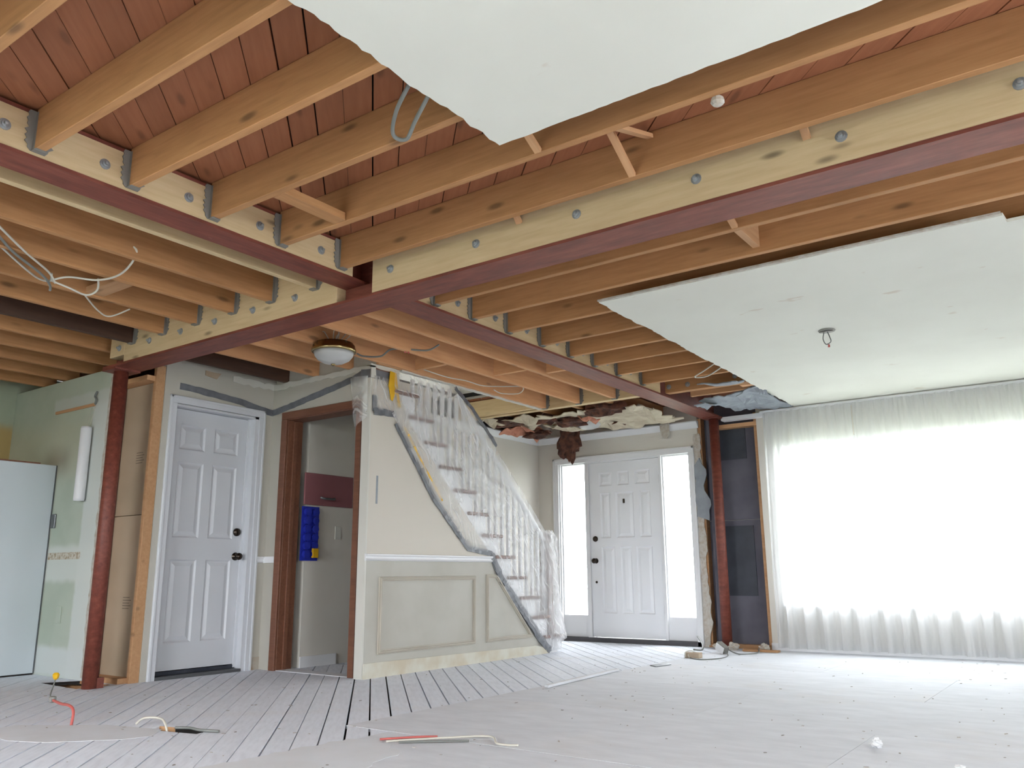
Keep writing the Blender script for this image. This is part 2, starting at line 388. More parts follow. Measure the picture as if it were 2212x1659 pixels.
# ---- floor
floor = struct(make('floor', MB().box((-8.4, -1.75, -.34), (3.4, 8.8, -.30)), M_DARK), 'dusty diagonal plank floor with smooth grey subfloor panels')
H_COL = [(-6.56, 3.20), (-6.0, 3.17), (-6.0, 3.42), (-6.44, 3.43)]
H_SLOT = [(-4.12, 2.56), (-3.80, 2.63), (-3.83, 2.72), (-4.16, 2.66)]
rg = random.Random(3); GAPS = {}
def floor_gap(k):
    if k not in GAPS: GAPS[k] = rg.choice([.003, .005, .008, .009, .010, .011])
    return GAPS[k]
diagonal_boards(floor, 'floorboard', M_BOARD, .008, .1165, [rect(-8.1, -3.0, -1.6, 8.6), rect(-3.0, 3.3, 2.95, 3.6)], [H_COL, H_SLOT, rect(-5.73, -4.79, 5.3, 6.9)], -.022, 0, floor_gap)
for (x0, x1, y0, y1, ox, oy) in ((-3.05, 3.25, -1.6, 3.20, 0, 1.1), (-3.36, 3.25, 3.202, YF, .55, 1.2)):
    ys = [y0]; y = y0+oy
    while y < y1-.2: ys.append(y); y += 1.22
    ys.append(y1)
    for r in range(len(ys)-1):
        xs = [x0]; x = x0+(1.35 if r % 2 else 2.3)
        while x < x1-.2: xs.append(x); x += 2.44
        xs.append(x1)
        for c in range(len(xs)-1):
            g = .0012
            make('subfloor_panel', MB().box((xs[c]+g, ys[r]+g, -.016), (xs[c+1]-g, ys[r+1]-g, .0012)), M_PLY, floor)
make('floor_joist', MB().box((-6.9, 3.26, -.24), (-5.9, 3.30, -.035)), M_STUD, floor)
make('floor_joist', MB().box((-6.9, 3.40, -.24), (-5.9, 3.44, -.035)), M_STUD, floor)
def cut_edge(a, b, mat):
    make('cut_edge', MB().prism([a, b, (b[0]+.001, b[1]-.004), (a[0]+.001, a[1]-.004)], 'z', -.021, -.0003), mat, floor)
cut_edge((-4.16, 2.66), (-4.05, 2.68), M_STUD); cut_edge((-4.05, 2.68), (-3.83, 2.72), M_DARK)  # dark strip stands in for the shade down the slot
cut_edge((-6.44, 3.43), (-6.0, 3.42), M_STUD); cut_edge((-6.56, 3.20), (-6.44, 3.43), M_DARK)  # dark strip paints the hole's shade beside the tan edge
make('floor_joist', MB().box((-4.5, 2.80, -.24), (-3.4, 2.84, -.025)), M_STUD, floor)

struct(make('wall_foundation', MB().box((-8.4, 8.74, -.34), (3.4, 8.8, -.02)).box((-8.4, -1.75, -.34), (3.4, -1.7, -.02)).box((-8.4, -1.7, -.34), (-8.3, 8.74, -.02)).box((3.3, -1.7, -.34), (3.4, 8.74, -.02)), M_DARK), 'dark unseen foundation edge added below the floor')  # unseen rim added so no outside light shows under the boards
# ---- deck overhead (underside of the upper floor)
WELL = rect(-5.73, -4.69, 4.60, 6.98)
ceiling = struct(make('ceiling', MB().box((-8.4, -1.75, 2.66), (3.4, 4.60, 2.70)).box((-8.4, 4.60, 2.66), (-5.73, 8.8, 2.70)).box((-4.69, 4.60, 2.66), (3.4, 8.8, 2.70)).box((-5.73, 6.98, 2.66), (-4.69, 8.8, 2.70)), M_DARK), 'reddish brown diagonal deck boards above the open joists')  # dark slab added above the boards to block sky light through gaps
rg2 = random.Random(5); DG = {}
def deck_gap(k):
    if k not in DG: DG[k] = rg2.choice([.002, .003, .004, .006, .007])
    return DG[k]
diagonal_boards(ceiling, 'deck_board', M_DECK, -.987, .1165, [rect(-8.1, 3.2, -1.6, 8.6)], [WELL], ZDECK, ZDECK+.022, deck_gap)
# stairwell walls going up
struct(make('wall_stairwell', MB().box((-5.83, 4.83, 2.42), (-5.73, 7.95, 5.0)).box((-5.83, 4.50, 2.63), (-5.73, 4.83, 5.0)).box((-4.688, 4.60, 2.63), (-4.59, 7.95, 5.0)).box((-5.73, 4.50, 2.70), (-4.69, 4.60, 5.0))
    .box((-5.73, 7.0, 2.62), (-4.69, 7.05, 2.95)).box((-5.73, 7.85, 2.70), (-4.69, 7.95, 3.0)).box((-5.73, 7.85, 4.8), (-4.69, 7.95, 5.0)).box((-5.83, 4.5, 5.0), (-4.59, 7.95, 5.05)), M_CREAM), 'pale walls of the stairwell above the staircase')

# ---- walls
def boxes(name, bl, mat, label, parent=None):
    mb = MB()
    for a, b in bl: mb.box(a, b)
    o = make(name, mb, mat, parent)
    return struct(o, label) if parent is None else o
wall_front = boxes('wall_front', [((-5.83, YF, 0), (-5.47, 8.72, 2.6)), ((-5.47, YF, 2.09), (-3.69, 8.72, 2.6)), ((-3.69, YF, 0), (-3.62, 8.72, 2.6)),
    ((-2.95, YF, 0), (-2.77, 8.72, 2.6)), ((-2.77, YF, 0), (.92, 8.72, .45)), ((-2.77, YF, 2.08), (.92, 8.72, 2.6)), ((.92, YF, 0), (3.3, 8.72, 2.6)), ((-3.62, 8.70, 0), (-2.95, 8.72, 2.6))],
    M_FOYER, 'warm grey front wall around the entrance door and big window')
# stripped section with black sheathing
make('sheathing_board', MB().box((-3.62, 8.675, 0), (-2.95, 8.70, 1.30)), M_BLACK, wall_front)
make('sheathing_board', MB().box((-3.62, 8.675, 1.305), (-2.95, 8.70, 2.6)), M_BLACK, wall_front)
make('building_paper', MB().box((-3.44, 8.662, .52), (-3.10, 8.675, 1.24)), M_FELT, wall_front)
make('building_paper', MB().box((-3.50, 8.662, 1.95), (-3.12, 8.675, 2.30)), M_FELT, wall_front)
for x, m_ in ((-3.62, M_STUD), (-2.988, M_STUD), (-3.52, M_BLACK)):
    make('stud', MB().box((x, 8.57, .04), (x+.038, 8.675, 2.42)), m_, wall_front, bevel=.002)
make('sole_plate', MB().box((-3.62, 8.56, 0), (-2.95, 8.675, .038)), M_STUD, wall_front)
make('top_plate', MB().box((-3.40, 8.56, 2.28), (-2.95, 8.675, 2.32)), M_STUD, wall_front)
# ragged drywall edges beside the stripped section
def ragged(pts, ax, lo, hi, seed, amp=.012, n=9):
    r = random.Random(seed); out = []
    for i in range(len(pts)):
        a, b = pts[i], pts[(i+1) % len(pts)]
        L_ = math.hypot(b[0]-a[0], b[1]-a[1]); k = max(1, int(L_/.05)) if L_ > .12 else 1
        for j in range(k):
            t = j/k; o = 0 if j == 0 else r.uniform(-amp, amp)
            nx, ny = (b[1]-a[1])/max(L_, 1e-6), -(b[0]-a[0])/max(L_, 1e-6)
            out.append((a[0]+(b[0]-a[0])*t+nx*o, a[1]+(b[1]-a[1])*t+ny*o))
    return MB().prism(out, ax, lo, hi)
make('torn_drywall', ragged([(-3.60, .02), (-3.555, .25), (-3.585, .55), (-3.585, 1.2), (-3.59, 2.25), (-3.66, 2.25), (-3.66, .02)], 'y', YF-.012, YF-.001, 4, .016), M_GYPSUM, wall_front)
make('torn_drywall', ragged([(-3.66, 1.35), (-3.52, 1.30), (-3.50, 1.52), (-3.56, 1.62), (-3.53, 1.85), (-3.60, 1.98), (-3.66, 1.9)], 'y', YF-.03, YF-.018, 9, .014), M_GREYBOARD, wall_front)

wall_foyer = boxes('wall_foyer', [((-5.83, 4.90, 0), (-5.73, YF, 2.6))], M_FOYER, 'greenish cream foyer wall behind the stairs')
wall_closet = boxes('wall_closet', [((-6.05, 3.606, 0), (-5.95, 3.66, 2.40)), ((-6.05, 3.66, 2.10), (-5.95, 4.555, 2.40)), ((-6.05, 4.555, 0), (-5.95, 4.655, 2.42)), ((-6.05, 4.655, 0), (-5.95, 4.9, 2.42)), ((-6.06, 3.60, 2.40), (-5.96, 4.9, 2.6))],
    M_BEIGE, 'beige wall around the white panel door')
YD = 4.655
wall_doorway = boxes('wall_doorway', [((-5.95, YD, 0), (-5.785, 4.80, 2.42)), ((-5.785, YD, 2.12), (-4.85, 4.80, 2.42)), ((-4.85, YD, 0), (-4.79, 4.80, 2.42)), ((-5.95, 4.68, 2.42), (-4.69, 4.80, 2.6))],
    M_BEIGE, 'beige wall around the dark wooden doorway')
# stair side wall: sloping top under the stringer
def nosing(y): return 2.245-.952*(y-5.155)
wl = [(4.62, 0), (7.13, 0), (7.13, .03)]
for y in (6.8, 6.2, 5.6, 5.05): wl.append((y, nosing(y)-.33))
wl += [(4.95, 2.2), (4.93, 2.405), (4.62, 2.405)]
M_STAIRW = patch_paint('stair_wall_paint', (180, 177, 168), (174, 170, 160), [(0, 9, .89, 3, (204, 197, 186), .01, 1.0)], 1)
wall_stair = struct(make('wall_stair', MB().prism(wl, 'x', -4.775, -4.69), M_STAIRW), 'beige wall with framed panels below the staircase')
PIL = make('corner_strip', MB().box((-4.775, 4.607, 0), (-4.69, 4.62, 2.40)), M_CREAM, wall_stair)

# green kitchen wall with old paint
M_GREEN = patch_paint('green_kitchen_paint', (180, 189, 174), (172, 182, 166), [
    (-9, -6.62, 1.55, 2.05, (186, 184, 160), .12, .5), (-6.69, -6.2, -.1, 2.16, (206, 210, 206), .02, .9), (-7.35, -6.2, 2.13, 2.25, (196, 200, 194), .02, .8),
    (-7.3, -6.2, .72, 1.0, (206, 210, 204), .03, .9), (-7.3, -6.2, .0, .22, (205, 210, 208), .03, .9), (-7.4, -7.0, 1.62, 1.80, (120, 100, 86), .1, .5)], 0)
M_YWALL = patch_paint('yellowed_kitchen_paint', (164, 172, 150), (156, 164, 142), [(-1, 9, .0, 2.1, (176, 146, 84), .06, .85)], 1)
wall_kitchen = struct(make('wall_kitchen', MB().box((-8.1, 3.44, 0), (-6.455, 3.452, 2.41)), M_GREEN), 'pale green kitchen wall patched with white')
make('stud', MB().box((-6.45, 3.453, .04), (-6.412, 3.55, 2.40)), M_STUD, wall_kitchen)
make('back_panel', MB().box((-8.1, 3.56, 0), (-6.0, 3.572, 1.215)), M_PAPER, wall_kitchen)
make('back_panel', MB().box((-8.1, 3.56, 1.22), (-6.0, 3.572, 2.25)), M_PAPER, wall_kitchen)
make('sole_plate', MB().box((-6.40, 3.46, 0), (-5.99, 3.555, .038)), M_STUD, wall_kitchen)
make('top_plate', MB().box((-6.40, 3.46, 2.25), (-5.97, 3.555, 2.29)), M_STUD, wall_kitchen)
make('stud', MB().box((-5.995, 3.53, .0), (-5.957, 3.605, 2.38)), M_STUD, wall_kitchen, bevel=.002)
make('drywall_edge', ragged([(-6.465, .02), (-6.44, .02), (-6.445, 1.2), (-6.44, 2.38), (-6.465, 2.38)], 'y', 3.438, 3.452, 3, .01), M_GYPSUM, wall_kitchen)
for zc, yy in ((1.62, 3.5595), (.52, 3.5595)):     # faint printed stamps on the paper
    mb = MB()
    for i in range(5): mb.box((-6.19, yy-.0008, zc+i*.02), (-6.09+(.01 if i % 2 else -.012), yy, zc+i*.02+.005))
    make('printed_stamp', mb, plain('stamp_ink', (112, 96, 84), .9), wall_kitchen)
wall_left = boxes('wall_left', [((-8.2, -1.7, 0), (-8.1, 5.0, 2.6))], M_YWALL, 'yellowed green kitchen side wall')
wall_back = boxes('wall_back', [((-8.2, -1.7, 0), (-5.0, -1.6, 2.6)), ((-5.0, -1.7, 2.36), (1.2, -1.6, 2.6)), ((-2.6, -1.7, 0), (0, -1.6, 2.36)), ((0, -1.7, 0), (1.2, -1.6, .6)), ((1.2, -1.7, 0), (3.3, -1.6, 2.6)), ((-5.0, -1.7, 0), (-2.6, -1.6, .05))], M_PLAIN, 'plain pale wall behind the viewer')
wall_right = boxes('wall_right', [((3.3, -1.7, 0), (3.4, .5, 2.6)), ((3.3, .5, 0), (3.4, 3.5, .5)), ((3.3, .5, 2.1), (3.4, 3.5, 2.6)), ((3.3, 3.5, 0), (3.4, 8.72, 2.6))], M_PLAIN, 'plain pale wall at the living room end')
boxes('wall_room', [((-8.1, 4.9, 0), (-5.83, 5.0, 2.6))], M_PLAIN, 'closet wall behind the white panel door')
# basement stair enclosure behind the dark doorway; ceiling panel added to block stairwell light
boxes('wall_enclosure', [((-5.73, 6.9, -.3), (-4.775, 6.98, .25)), ((-5.04, 4.80, 1.2), (-5.02, 5.72, 2.42)), ((-5.73, 4.80, 2.42), (-5.02, 5.72, 2.44)), ((-5.73, 5.70, 1.45), (-5.04, 5.72, 2.44))], M_PLAIN, 'plain added partition walls under the stairs inside the dark doorway')
bk = MB().prism([(5.70, 1.335), (6.95, .14), (6.95, .10), (5.70, 1.295)], 'x', -5.73, -4.775).prism([(4.80, 2.18), (5.70, 1.335), (5.70, 1.295), (4.80, 2.14)], 'x', -5.02, -4.775)
struct(make('wall_underside', bk, M_PLAIN), 'sloping underside of the stairs inside the doorway')
# ground outside
struct(make('ground', MB().box((-40, 8.9, -.4), (40, 60, -.3)).box((-40, -50, -.4), (40, -1.9, -.3)), paint('pale_ground', (128, 132, 118), (112, 120, 102), .9, .3, .6)), 'pale ground outside the house')

# ---- baseboards, chair rail, crown
def rail_profile_x(x, s): # profile points (x,z) for a rail standing off plane x by s-direction
    return [(x, .862), (x+.008*s, .862), (x+.022*s, .872), (x+.014*s, .885), (x+.014*s, .893), (x+.026*s, .905), (x+.026*s, .913), (x, .916)]
rail = MB().prism(rail_profile_x(-4.69, 1), 'y', 4.60, 6.20)
o = struct(make('trim_1', rail, M_WHITE), 'white moulded chair rail along the stair wall')
o = struct(make('trim_2', MB().prism(rail_profile_x(-5.95, 1), 'y', 4.575, 4.655), M_WHITE), 'short white chair rail beside the panel door')
make('return', MB().prism([(-5.95, .862), (-5.80, .862), (-5.80, .914), (-5.95, .914)], 'y', 4.635, 4.655), M_WHITE, o)
bb = MB().prism([(4.62, 0), (7.12, 0), (7.06, .06), (6.9, .085), (4.62, .112)], 'x', -4.69, -4.682)
struct(make('baseboard_stair', bb, paint('scraped_baseboard', (206, 204, 192), (190, 176, 152), .7, 4, .8)), 'scraped cream strip along the stair wall foot')
struct(make('baseboard_closet', MB().box((-5.95, 4.575, 0), (-5.944, 4.655, .10)), paint('scraped_strip', (176, 170, 160), (160, 130, 100), .8, 6, .8)), 'scraped strip below the short chair rail')
crown_p = [(0, 0), (.012, 0), (.02, .015), (.045, .05), (.06, .062), (.06, .075), (0, .075)]
cr = MB().prism([(p, 2.315+q) for p, q in [(-5.73+a, b) for a, b in crown_p]], 'y', 5.0, YF)
struct(make('trim_3', cr, M_WHITE), 'white crown moulding on the foyer wall')
cr = MB().prism([(YF-a, 2.315+b) for a, b in crown_p], 'x', -5.73, -3.60)
struct(make('trim_4', cr, M_WHITE), 'white crown moulding above the entrance door')
struct(make('trim_5', MB().box((-3.30, 8.46, 2.345), (-2.75, 8.56, 2.385)).box((-2.75, 8.50, 2.37), (3.2, 8.56, 2.397)), M_WHITE), 'white wooden strip at the ceiling line above the curtain')
struct(make('baseboard_front', MB().box((-2.95, 8.53, 0), (3.2, 8.55, .07)), M_WHITE), 'low white baseboard behind the curtain')

# ---- panel mouldings on the stair wall
M_MOULD = paint('moulding_paint', (178, 171, 158), (168, 160, 147), .6, 3, .6)
def moulding(poly, wd=.034, pr=.022):
    """frame moulding on x=-4.69 following a closed (y,z) polygon"""
    cx = sum(p[0] for p in poly)/len(poly); cz = sum(p[1] for p in poly)/len(poly); n = len(poly)
    def inset(d):
        out = []
        for i in range(n):
            a, b, c = Vector(poly[i-1]), Vector(poly[i]), Vector(poly[(i+1) % n])
            e1 = (b-a).normalized(); e2 = (c-b).normalized(); n1 = Vector((-e1.y, e1.x)); n2 = Vector((-e2.y, e2.x))
            k = (n1+n2); k = k/k.dot(n1); out.append(b+k*d)
        return out
    mb = MB(); rings = []
    for d, x in ((0, 0), (.003, pr*.6), (wd*.3, pr*.55), (wd*.4, pr), (wd*.65, pr), (wd*.75, pr*.45), (wd, pr*.4), (wd, 0)):
        rings.append([(-4.69+x, p.x, p.y) for p in inset(d)])
    rings = [r+[r[0]] for r in rings]
    mb.grid(rings); return mb
make('panel_moulding', moulding([(4.76, .165), (5.965, .165), (5.965, .742), (4.76, .742)]), M_MOULD, wall_stair)
make('panel_moulding', moulding([(6.12, .165), (6.87, .165), (6.28, .755), (6.12, .755)]), M_MOULD, wall_stair)
make('wall_patch', MB().box((-4.692, 4.70, 1.30), (-4.688, 4.72, 1.52)), M_GREYBOARD, wall_stair)

# ------------------------------------------------------------------ doors
def panel_face(mb, w_, h_, rows, front, depth=.012):
    """front face in local (x right, z up), y=front towards -y; rows: (z0,z1,[(x0,x1),...])"""
    def quad(x0, x1, z0, z1, y=front):
        if x1-x0 < 1e-5 or z1-z0 < 1e-5: return
        n = len(mb.v); mb.v += [(x0, y, z0), (x1, y, z0), (x1, y, z1), (x0, y, z1)]; mb.f.append((n, n+1, n+2, n+3))
    z = 0
    for z0, z1, cols in rows:
        quad(0, w_, z, z0); x = 0
        for x0, x1 in cols:
            quad(x, x0, z0, z1); x = x1
            rings = []
            for d, dy in ((0, 0), (.012, depth), (.022, depth), (.05, .002), ):
                d = min(d, (x1-x0)*.42, (z1-z0)*.42)
                r = [(x0+d, front+dy, z0+d), (x1-d, front+dy, z0+d), (x1-d, front+dy, z1-d), (x0+d, front+dy, z1-d)]
                rings.append(r+[r[0]])
            mb.grid(rings); n = len(mb.v); mb.v += rings[-1][:4]; mb.f.append((n, n+1, n+2, n+3))
        quad(x, w_, z0, z1); z = z1
    quad(0, w_, z, h_)
def leaf(w_, h_, t, rows):
    mb = MB(); panel_face(mb, w_, h_, rows, 0)
    mb.box((0, .0125+.001, 0), (w_, t, h_))
    mb.box((0, .0, 0), (.0005, t, h_)).box((w_-.0005, 0, 0), (w_, t, h_)).box((0, 0, h_-.0005), (w_, t, h_)).box((0, 0, 0), (w_, t, .0005))
    return mb
# door_1: white six-panel door in the closet wall (faces +X); local x runs along +Y
d1 = struct(empty('door_1', (-5.97, 4.1, 0)), 'white six-panel door with dark knob in white casing')
rows6 = [(.20, .83, [(.10, .335), (.42, .655)]), (1.0, 1.60, [(.10, .335), (.42, .655)]), (1.70, 1.90, [(.10, .335), (.42, .655)])]
M1 = Matrix.Translation((-6.03, 3.72, .055)) @ Matrix.Rotation(P90, 4, 'Z')
lf = make('door_leaf', leaf(.755, 2.025, .04, rows6), M_DOORW, d1, M1)
def casing_x(x, y0, y1, ztop, wd, th):      # on plane x facing +x, outer edges y0..y1
    mb = MB()
    for a, b in ((y0, y0+wd), (y1-wd, y1)): mb.box((x, a, 0), (x+th, b, ztop-wd))
    mb.box((x, y0, ztop-wd), (x+th, y1, ztop))
    for a, b in ((y0+.004, y0+wd*.35), (y1-wd*.35, y1-.004)): mb.box((x, a, 0), (x+th+.006, b, ztop-.004))
    mb.box((x, y0+.004, ztop-wd*.35), (x+th+.006, y1-.004, ztop-.004)); return mb
make('casing', casing_x(-5.95, 3.655, 4.575, 2.165, .062, .014), M_DOORW, d1, bevel=.002)
make('jamb', MB().box((-6.07, 3.70, 0), (-5.95, 3.718, 2.10)).box((-6.07, 4.478, 0), (-5.95, 4.515, 2.10)).box((-6.07, 3.70, 2.083), (-5.95, 4.515, 2.105)).box((-6.028, 4.455, .03), (-6.01, 4.48, 2.09)), M_DOORW, d1)
make('threshold', MB().box((-6.07, 3.718, 0), (-5.94, 4.478, .022)), M_GREYM, d1)
make('door_sweep', MB().box((-6.035, 3.72, .024), (-6.022, 4.475, .05)), M_FELT, d1)
make('door_knob', MB().lathe([(.001, 0), (.032, .001), (.033, .008), (.013, .012), (.012, .035), (.024, .042), (.030, .055), (.026, .068), (.001, .072)], (-6.03, 4.415, .915), 'x'), M_KNOB, d1, smooth=True)
make('deadbolt', MB().lathe([(.001, 0), (.034, .001), (.032, .016), (.024, .022), (.001, .024)], (-6.03, 4.415, 1.115), 'x'), M_KNOB, d1, smooth=True)

# door_2: entrance with two sidelights (faces -Y)
d2 = struct(empty('door_2', (-4.56, YF, 0)), 'white nine-panel entrance door between two bright sidelights')
rows9 = [(.26, 1.0, [(.14, .32), (.39, .53), (.59, .79)]), (1.10, 1.62, [(.14, .27), (.345, .575), (.645, .79)]), (1.70, 1.86, [(.13, .30), (.375, .525), (.60, .79)])]
M2 = Matrix.Translation((-5.02, YF+.02, .055))
make('door_leaf', leaf(.91, 1.975, .045, rows9), M_DOORE, d2, M2)
mb = MB()
for a, b in ((-5.505, -5.43), (-3.735, -3.665)): mb.box((a, YF-.02, 0), (b, YF, 2.05))
mb.box((-5.505, YF-.02, 2.05), (-3.665, YF, 2.12))
mb.box((-5.505, YF-.028, 2.095), (-3.665, YF-.02, 2.12)).box((-5.505, YF-.028, 0), (-5.48, YF-.02, 2.12)).box((-3.69, YF-.028, 0), (-3.665, YF-.02, 2.12))
make('casing', mb, M_WHITE, d2, bevel=.003)
mb = MB()
for a, b in ((-5.47, -5.415), (-5.072, -5.024), (-4.106, -4.076), (-3.735, -3.69)): mb.box((a, YF, .03), (b, YF+.13, 2.09))
mb.box((-5.47, YF, 2.05), (-3.69, YF+.13, 2.09)).box((-5.024, YF, 2.034), (-4.106, YF+.13, 2.05))
make('frame', mb, M_WHITE, d2)
make('threshold', MB().box((-5.47, YF-.02, 0), (-3.69, YF+.13, .048)), plain('dark_threshold', (74, 72, 76), .6), d2)
for a, b in ((-5.415, -5.072), (-4.076, -3.735)):
    s = make('sidelight', MB().box((a, YF+.03, .05), (b, YF+.09, .29)).box((a, YF+.03, .29), (a+.015, YF+.08, 2.05)).box((b-.015, YF+.03, .29), (b, YF+.08, 2.05)).box((a+.015, YF+.03, 2.035), (b-.015, YF+.08, 2.05)), M_WHITE, d2)
    make('pane', MB().box((a+.015, YF+.055, .29), (b-.015, YF+.06, 2.035)), M_GLASS, s)
for z, nm in ((1.15, 'deadbolt'), (.90, 'door_knob'), (.66, 'lower_lock')):
    pr = [(.001, 0), (.033, -.002), (.031, -.014), (.02, -.02), (.001, -.022)] if nm == 'deadbolt' else [(.001, 0), (.03, -.001), (.012, -.012), (.012, -.035), (.03, -.05), (.026, -.066), (.001, -.07)]
    if nm == 'lower_lock': pr = [(.001, 0), (.014, -.001), (.013, -.008), (.001, -.01)]
    make(nm, MB().lathe(pr, (-4.955, YF+.02, z), 'y'), M_KNOB, d2, smooth=True)
make('peephole', MB().box((-4.58, YF+.012, 1.545), (-4.555, YF+.025, 1.595)), M_KNOB, d2, bevel=.004)
for z in (1.75, .32): make('hinge', MB().lathe([(.001, 0), (.006, 0), (.006, .09), (.001, .09)], (-4.106, YF+.012, z)), M_GREYM, d2)

# door_3: dark stained doorway
d3 = struct(empty('door_3', (-5.28, YD, 0)), 'dark brown wooden door frame of an open doorway')
mb = MB()
for a, b in ((-5.80, -5.73), (-4.875, -4.815)): mb.box((a, YD-.02, 0), (b, YD, 2.08))
mb.box((-5.80, YD-.02, 2.08), (-4.815, YD, 2.145))
make('casing', mb, M_TRIM, d3, bevel=.003)
make('jamb', MB().box((-5.775, YD, 0), (-5.725, 4.815, 2.12)).box((-4.88, YD, 0), (-4.85, 4.815, 2.12)).box((-5.725, YD, 2.075), (-4.88, 4.815, 2.12)).box((-5.725, 4.71, 0), (-5.71, 4.75, 2.07)).box((-4.895, 4.71, 0), (-4.88, 4.75, 2.07)), M_TRIM, d3, bevel=.002)
make('threshold', MB().box((-5.725, YD, 0), (-4.88, 4.80, .004)), M_SHEET, d3)

# windows
def window(name, x0, x1, z0, z1, y0, mull, label):
    o = struct(empty(name, ((x0+x1)/2, y0, z0)), label); mb = MB(); f = .045
    mb.box((x0, y0, z0), (x0+f, y0+.07, z1)).box((x1-f, y0, z0), (x1, y0+.07, z1)).box((x0+f, y0, z0), (x1-f, y0+.07, z0+f)).box((x0+f, y0, z1-f), (x1-f, y0+.07, z1))
    for m_ in mull: mb.box((m_-.03, y0, z0+f), (m_+.03, y0+.07, z1-f))
    make('frame', mb, M_WHITE, o); xs = [x0+f]+[v for m_ in mull for v in (m_-.03, m_+.03)]+[x1-f]
    for i in range(0, len(xs), 2): make('pane', MB().box((xs[i], y0+.03, z0+f), (xs[i+1], y0+.036, z1-f)), M_GLASS, o)
    return o
w1 = window('window_1', -2.77, .92, .45, 2.08, 8.62, [-1.95, .1], 'wide bright front window behind the sheer curtains')
make('sill', MB().box((-2.80, 8.50, .43), (.95, 8.70, .45)), M_WHITE, w1)
window('added_window_4', 0, 1.2, .6, 2.36, -1.69, [.6], 'added rear window behind the viewer, letting in daylight')  # unseen rear opening, added to bring daylight in
window('added_window_2', -5.0, -2.6, .05, 2.36, -1.69, [-3.8], 'added patio window behind the viewer, letting in daylight')  # opening behind the viewer, added to light the near floor
o = struct(empty('added_window_3', (3.35, 2, .5)), 'added unseen side window letting in daylight')  # unseen side opening, added as another daylight source
make('frame', MB().box((3.32, .5, .5), (3.38, .56, 2.1)).box((3.32, 3.44, .5), (3.38, 3.5, 2.1)).box((3.32, .56, .5), (3.38, 3.44, .56)).box((3.32, .56, 2.04), (3.38, 3.44, 2.1)).box((3.32, 1.97, .56), (3.38, 2.03, 2.04)), M_WHITE, o)
for a, b in ((.56, 1.97), (2.03, 3.44)): make('pane', MB().box((3.345, a, .56), (3.35, b, 2.04)), M_GLASS, o)

# ------------------------------------------------------------------ ceiling drywall that is still up
def jagged_edge(p0, p1, seed, amp, stepl=.03):
    r = random.Random(seed); L_ = math.hypot(p1[0]-p0[0], p1[1]-p0[1]); k = max(2, int(L_/stepl)); out = []
    nx, ny = (p1[1]-p0[1])/L_, -(p1[0]-p0[0])/L_; d = 0
    for j in range(k):
        t = j/k; d = d*.6+r.uniform(-amp, amp)*.7
        if j == 0: d = 0
        out.append((p0[0]+(p1[0]-p0[0])*t+nx*d, p0[1]+(p1[1]-p0[1])*t+ny*d))
    return out
ZD = 2.403
q = jagged_edge((-1.735, -1.0), (-1.775, 2.405), 11, .012)+jagged_edge((-1.775, 2.405), (3.2, 2.37), 12, .004)
struct(make('ceiling_panel', MB().prism(q+[(3.2, 2.37), (3.2, -1.0)], 'z', ZD, ZD+.0155), M_DRYCEIL), 'cream ceiling drywall with torn edge overhead')
mb = MB().prism([(x-.005, y) for x, y in jagged_edge((-1.745, -1.0), (-1.785, 2.38), 31, .016)]+[(-1.77, 2.38), (-1.73, -1.0)], 'z', ZD+.003, ZD+.015)
q = jagged_edge((-2.44, 4.345), (-2.505, 8.545), 13, .010)
q = q+[(-2.505, 8.545), (3.2, 8.545), (3.2, 4.47), (-.232, 4.46), (-.240, 4.36)]+jagged_edge((-.240, 4.36), (-2.44, 4.345), 14, .004)
cp2 = struct(make('ceiling_panel', MB().prism(q, 'z', ZD, ZD+.0155), M_DRYCEIL), 'white ceiling drywall over the window side with torn edge')
make('broken_edge', MB().prism(jagged_edge((-2.43, 4.342), (-.245, 4.357), 41, .004)+[(-.245, 4.335), (-2.44, 4.325)], 'z', ZD+.004, ZD+.0152), M_GYPSUM, cp2)

# ------------------------------------------------------------------ steel frame
def ibeam_local(L_, bot, top, wd, tf=.016, tw=.010):
    return MB().box((0, -wd/2, bot), (L_, wd/2, bot+tf)).box((0, -wd/2, top-tf), (L_, wd/2, top)).box((0, -tw/2, bot+tf), (L_, tw/2, top-tf))
beamA = make('steel_beam', ibeam_local(9.2, 0, .315, .215), M_STEEL, None, Matrix.Translation((-6.02, 3.2375, 2.274)))
tag(beamA, 'longest rust-red steel beam carrying the ceiling, running across the whole room', 'beam')
MBF = RZ((-3.405, -1.6, 2.385), P90)
beamBf = make('steel_beam', ibeam_local(4.835, 0, .205, .165), M_STEEL, None, MBF)
tag(beamBf, 'rust-red steel cross beam above the viewer, ending at the long beam', 'beam')
MBB = RZ((-3.405, 3.24, 2.385), P90)
beamBb = make('steel_beam', ibeam_local(5.28, 0, .205, .20), M_STEEL, None, MBB)
tag(beamBb, 'rust-red steel cross beam running back to the dark column by the window', 'beam')
bolt_mb = MB().lathe([(.001, 0), (.024, 0), (.024, .003), (.015, .004), (.015, .012), (.008, .013), (.008, .024), (.001, .025)], k=12)
BOLT = []
def bolt(M, parent):
    if not BOLT: BOLT.append(make('bolt', bolt_mb, M_BOLT, parent, M, smooth=False))
    else: link_copy(BOLT[0], M, parent)
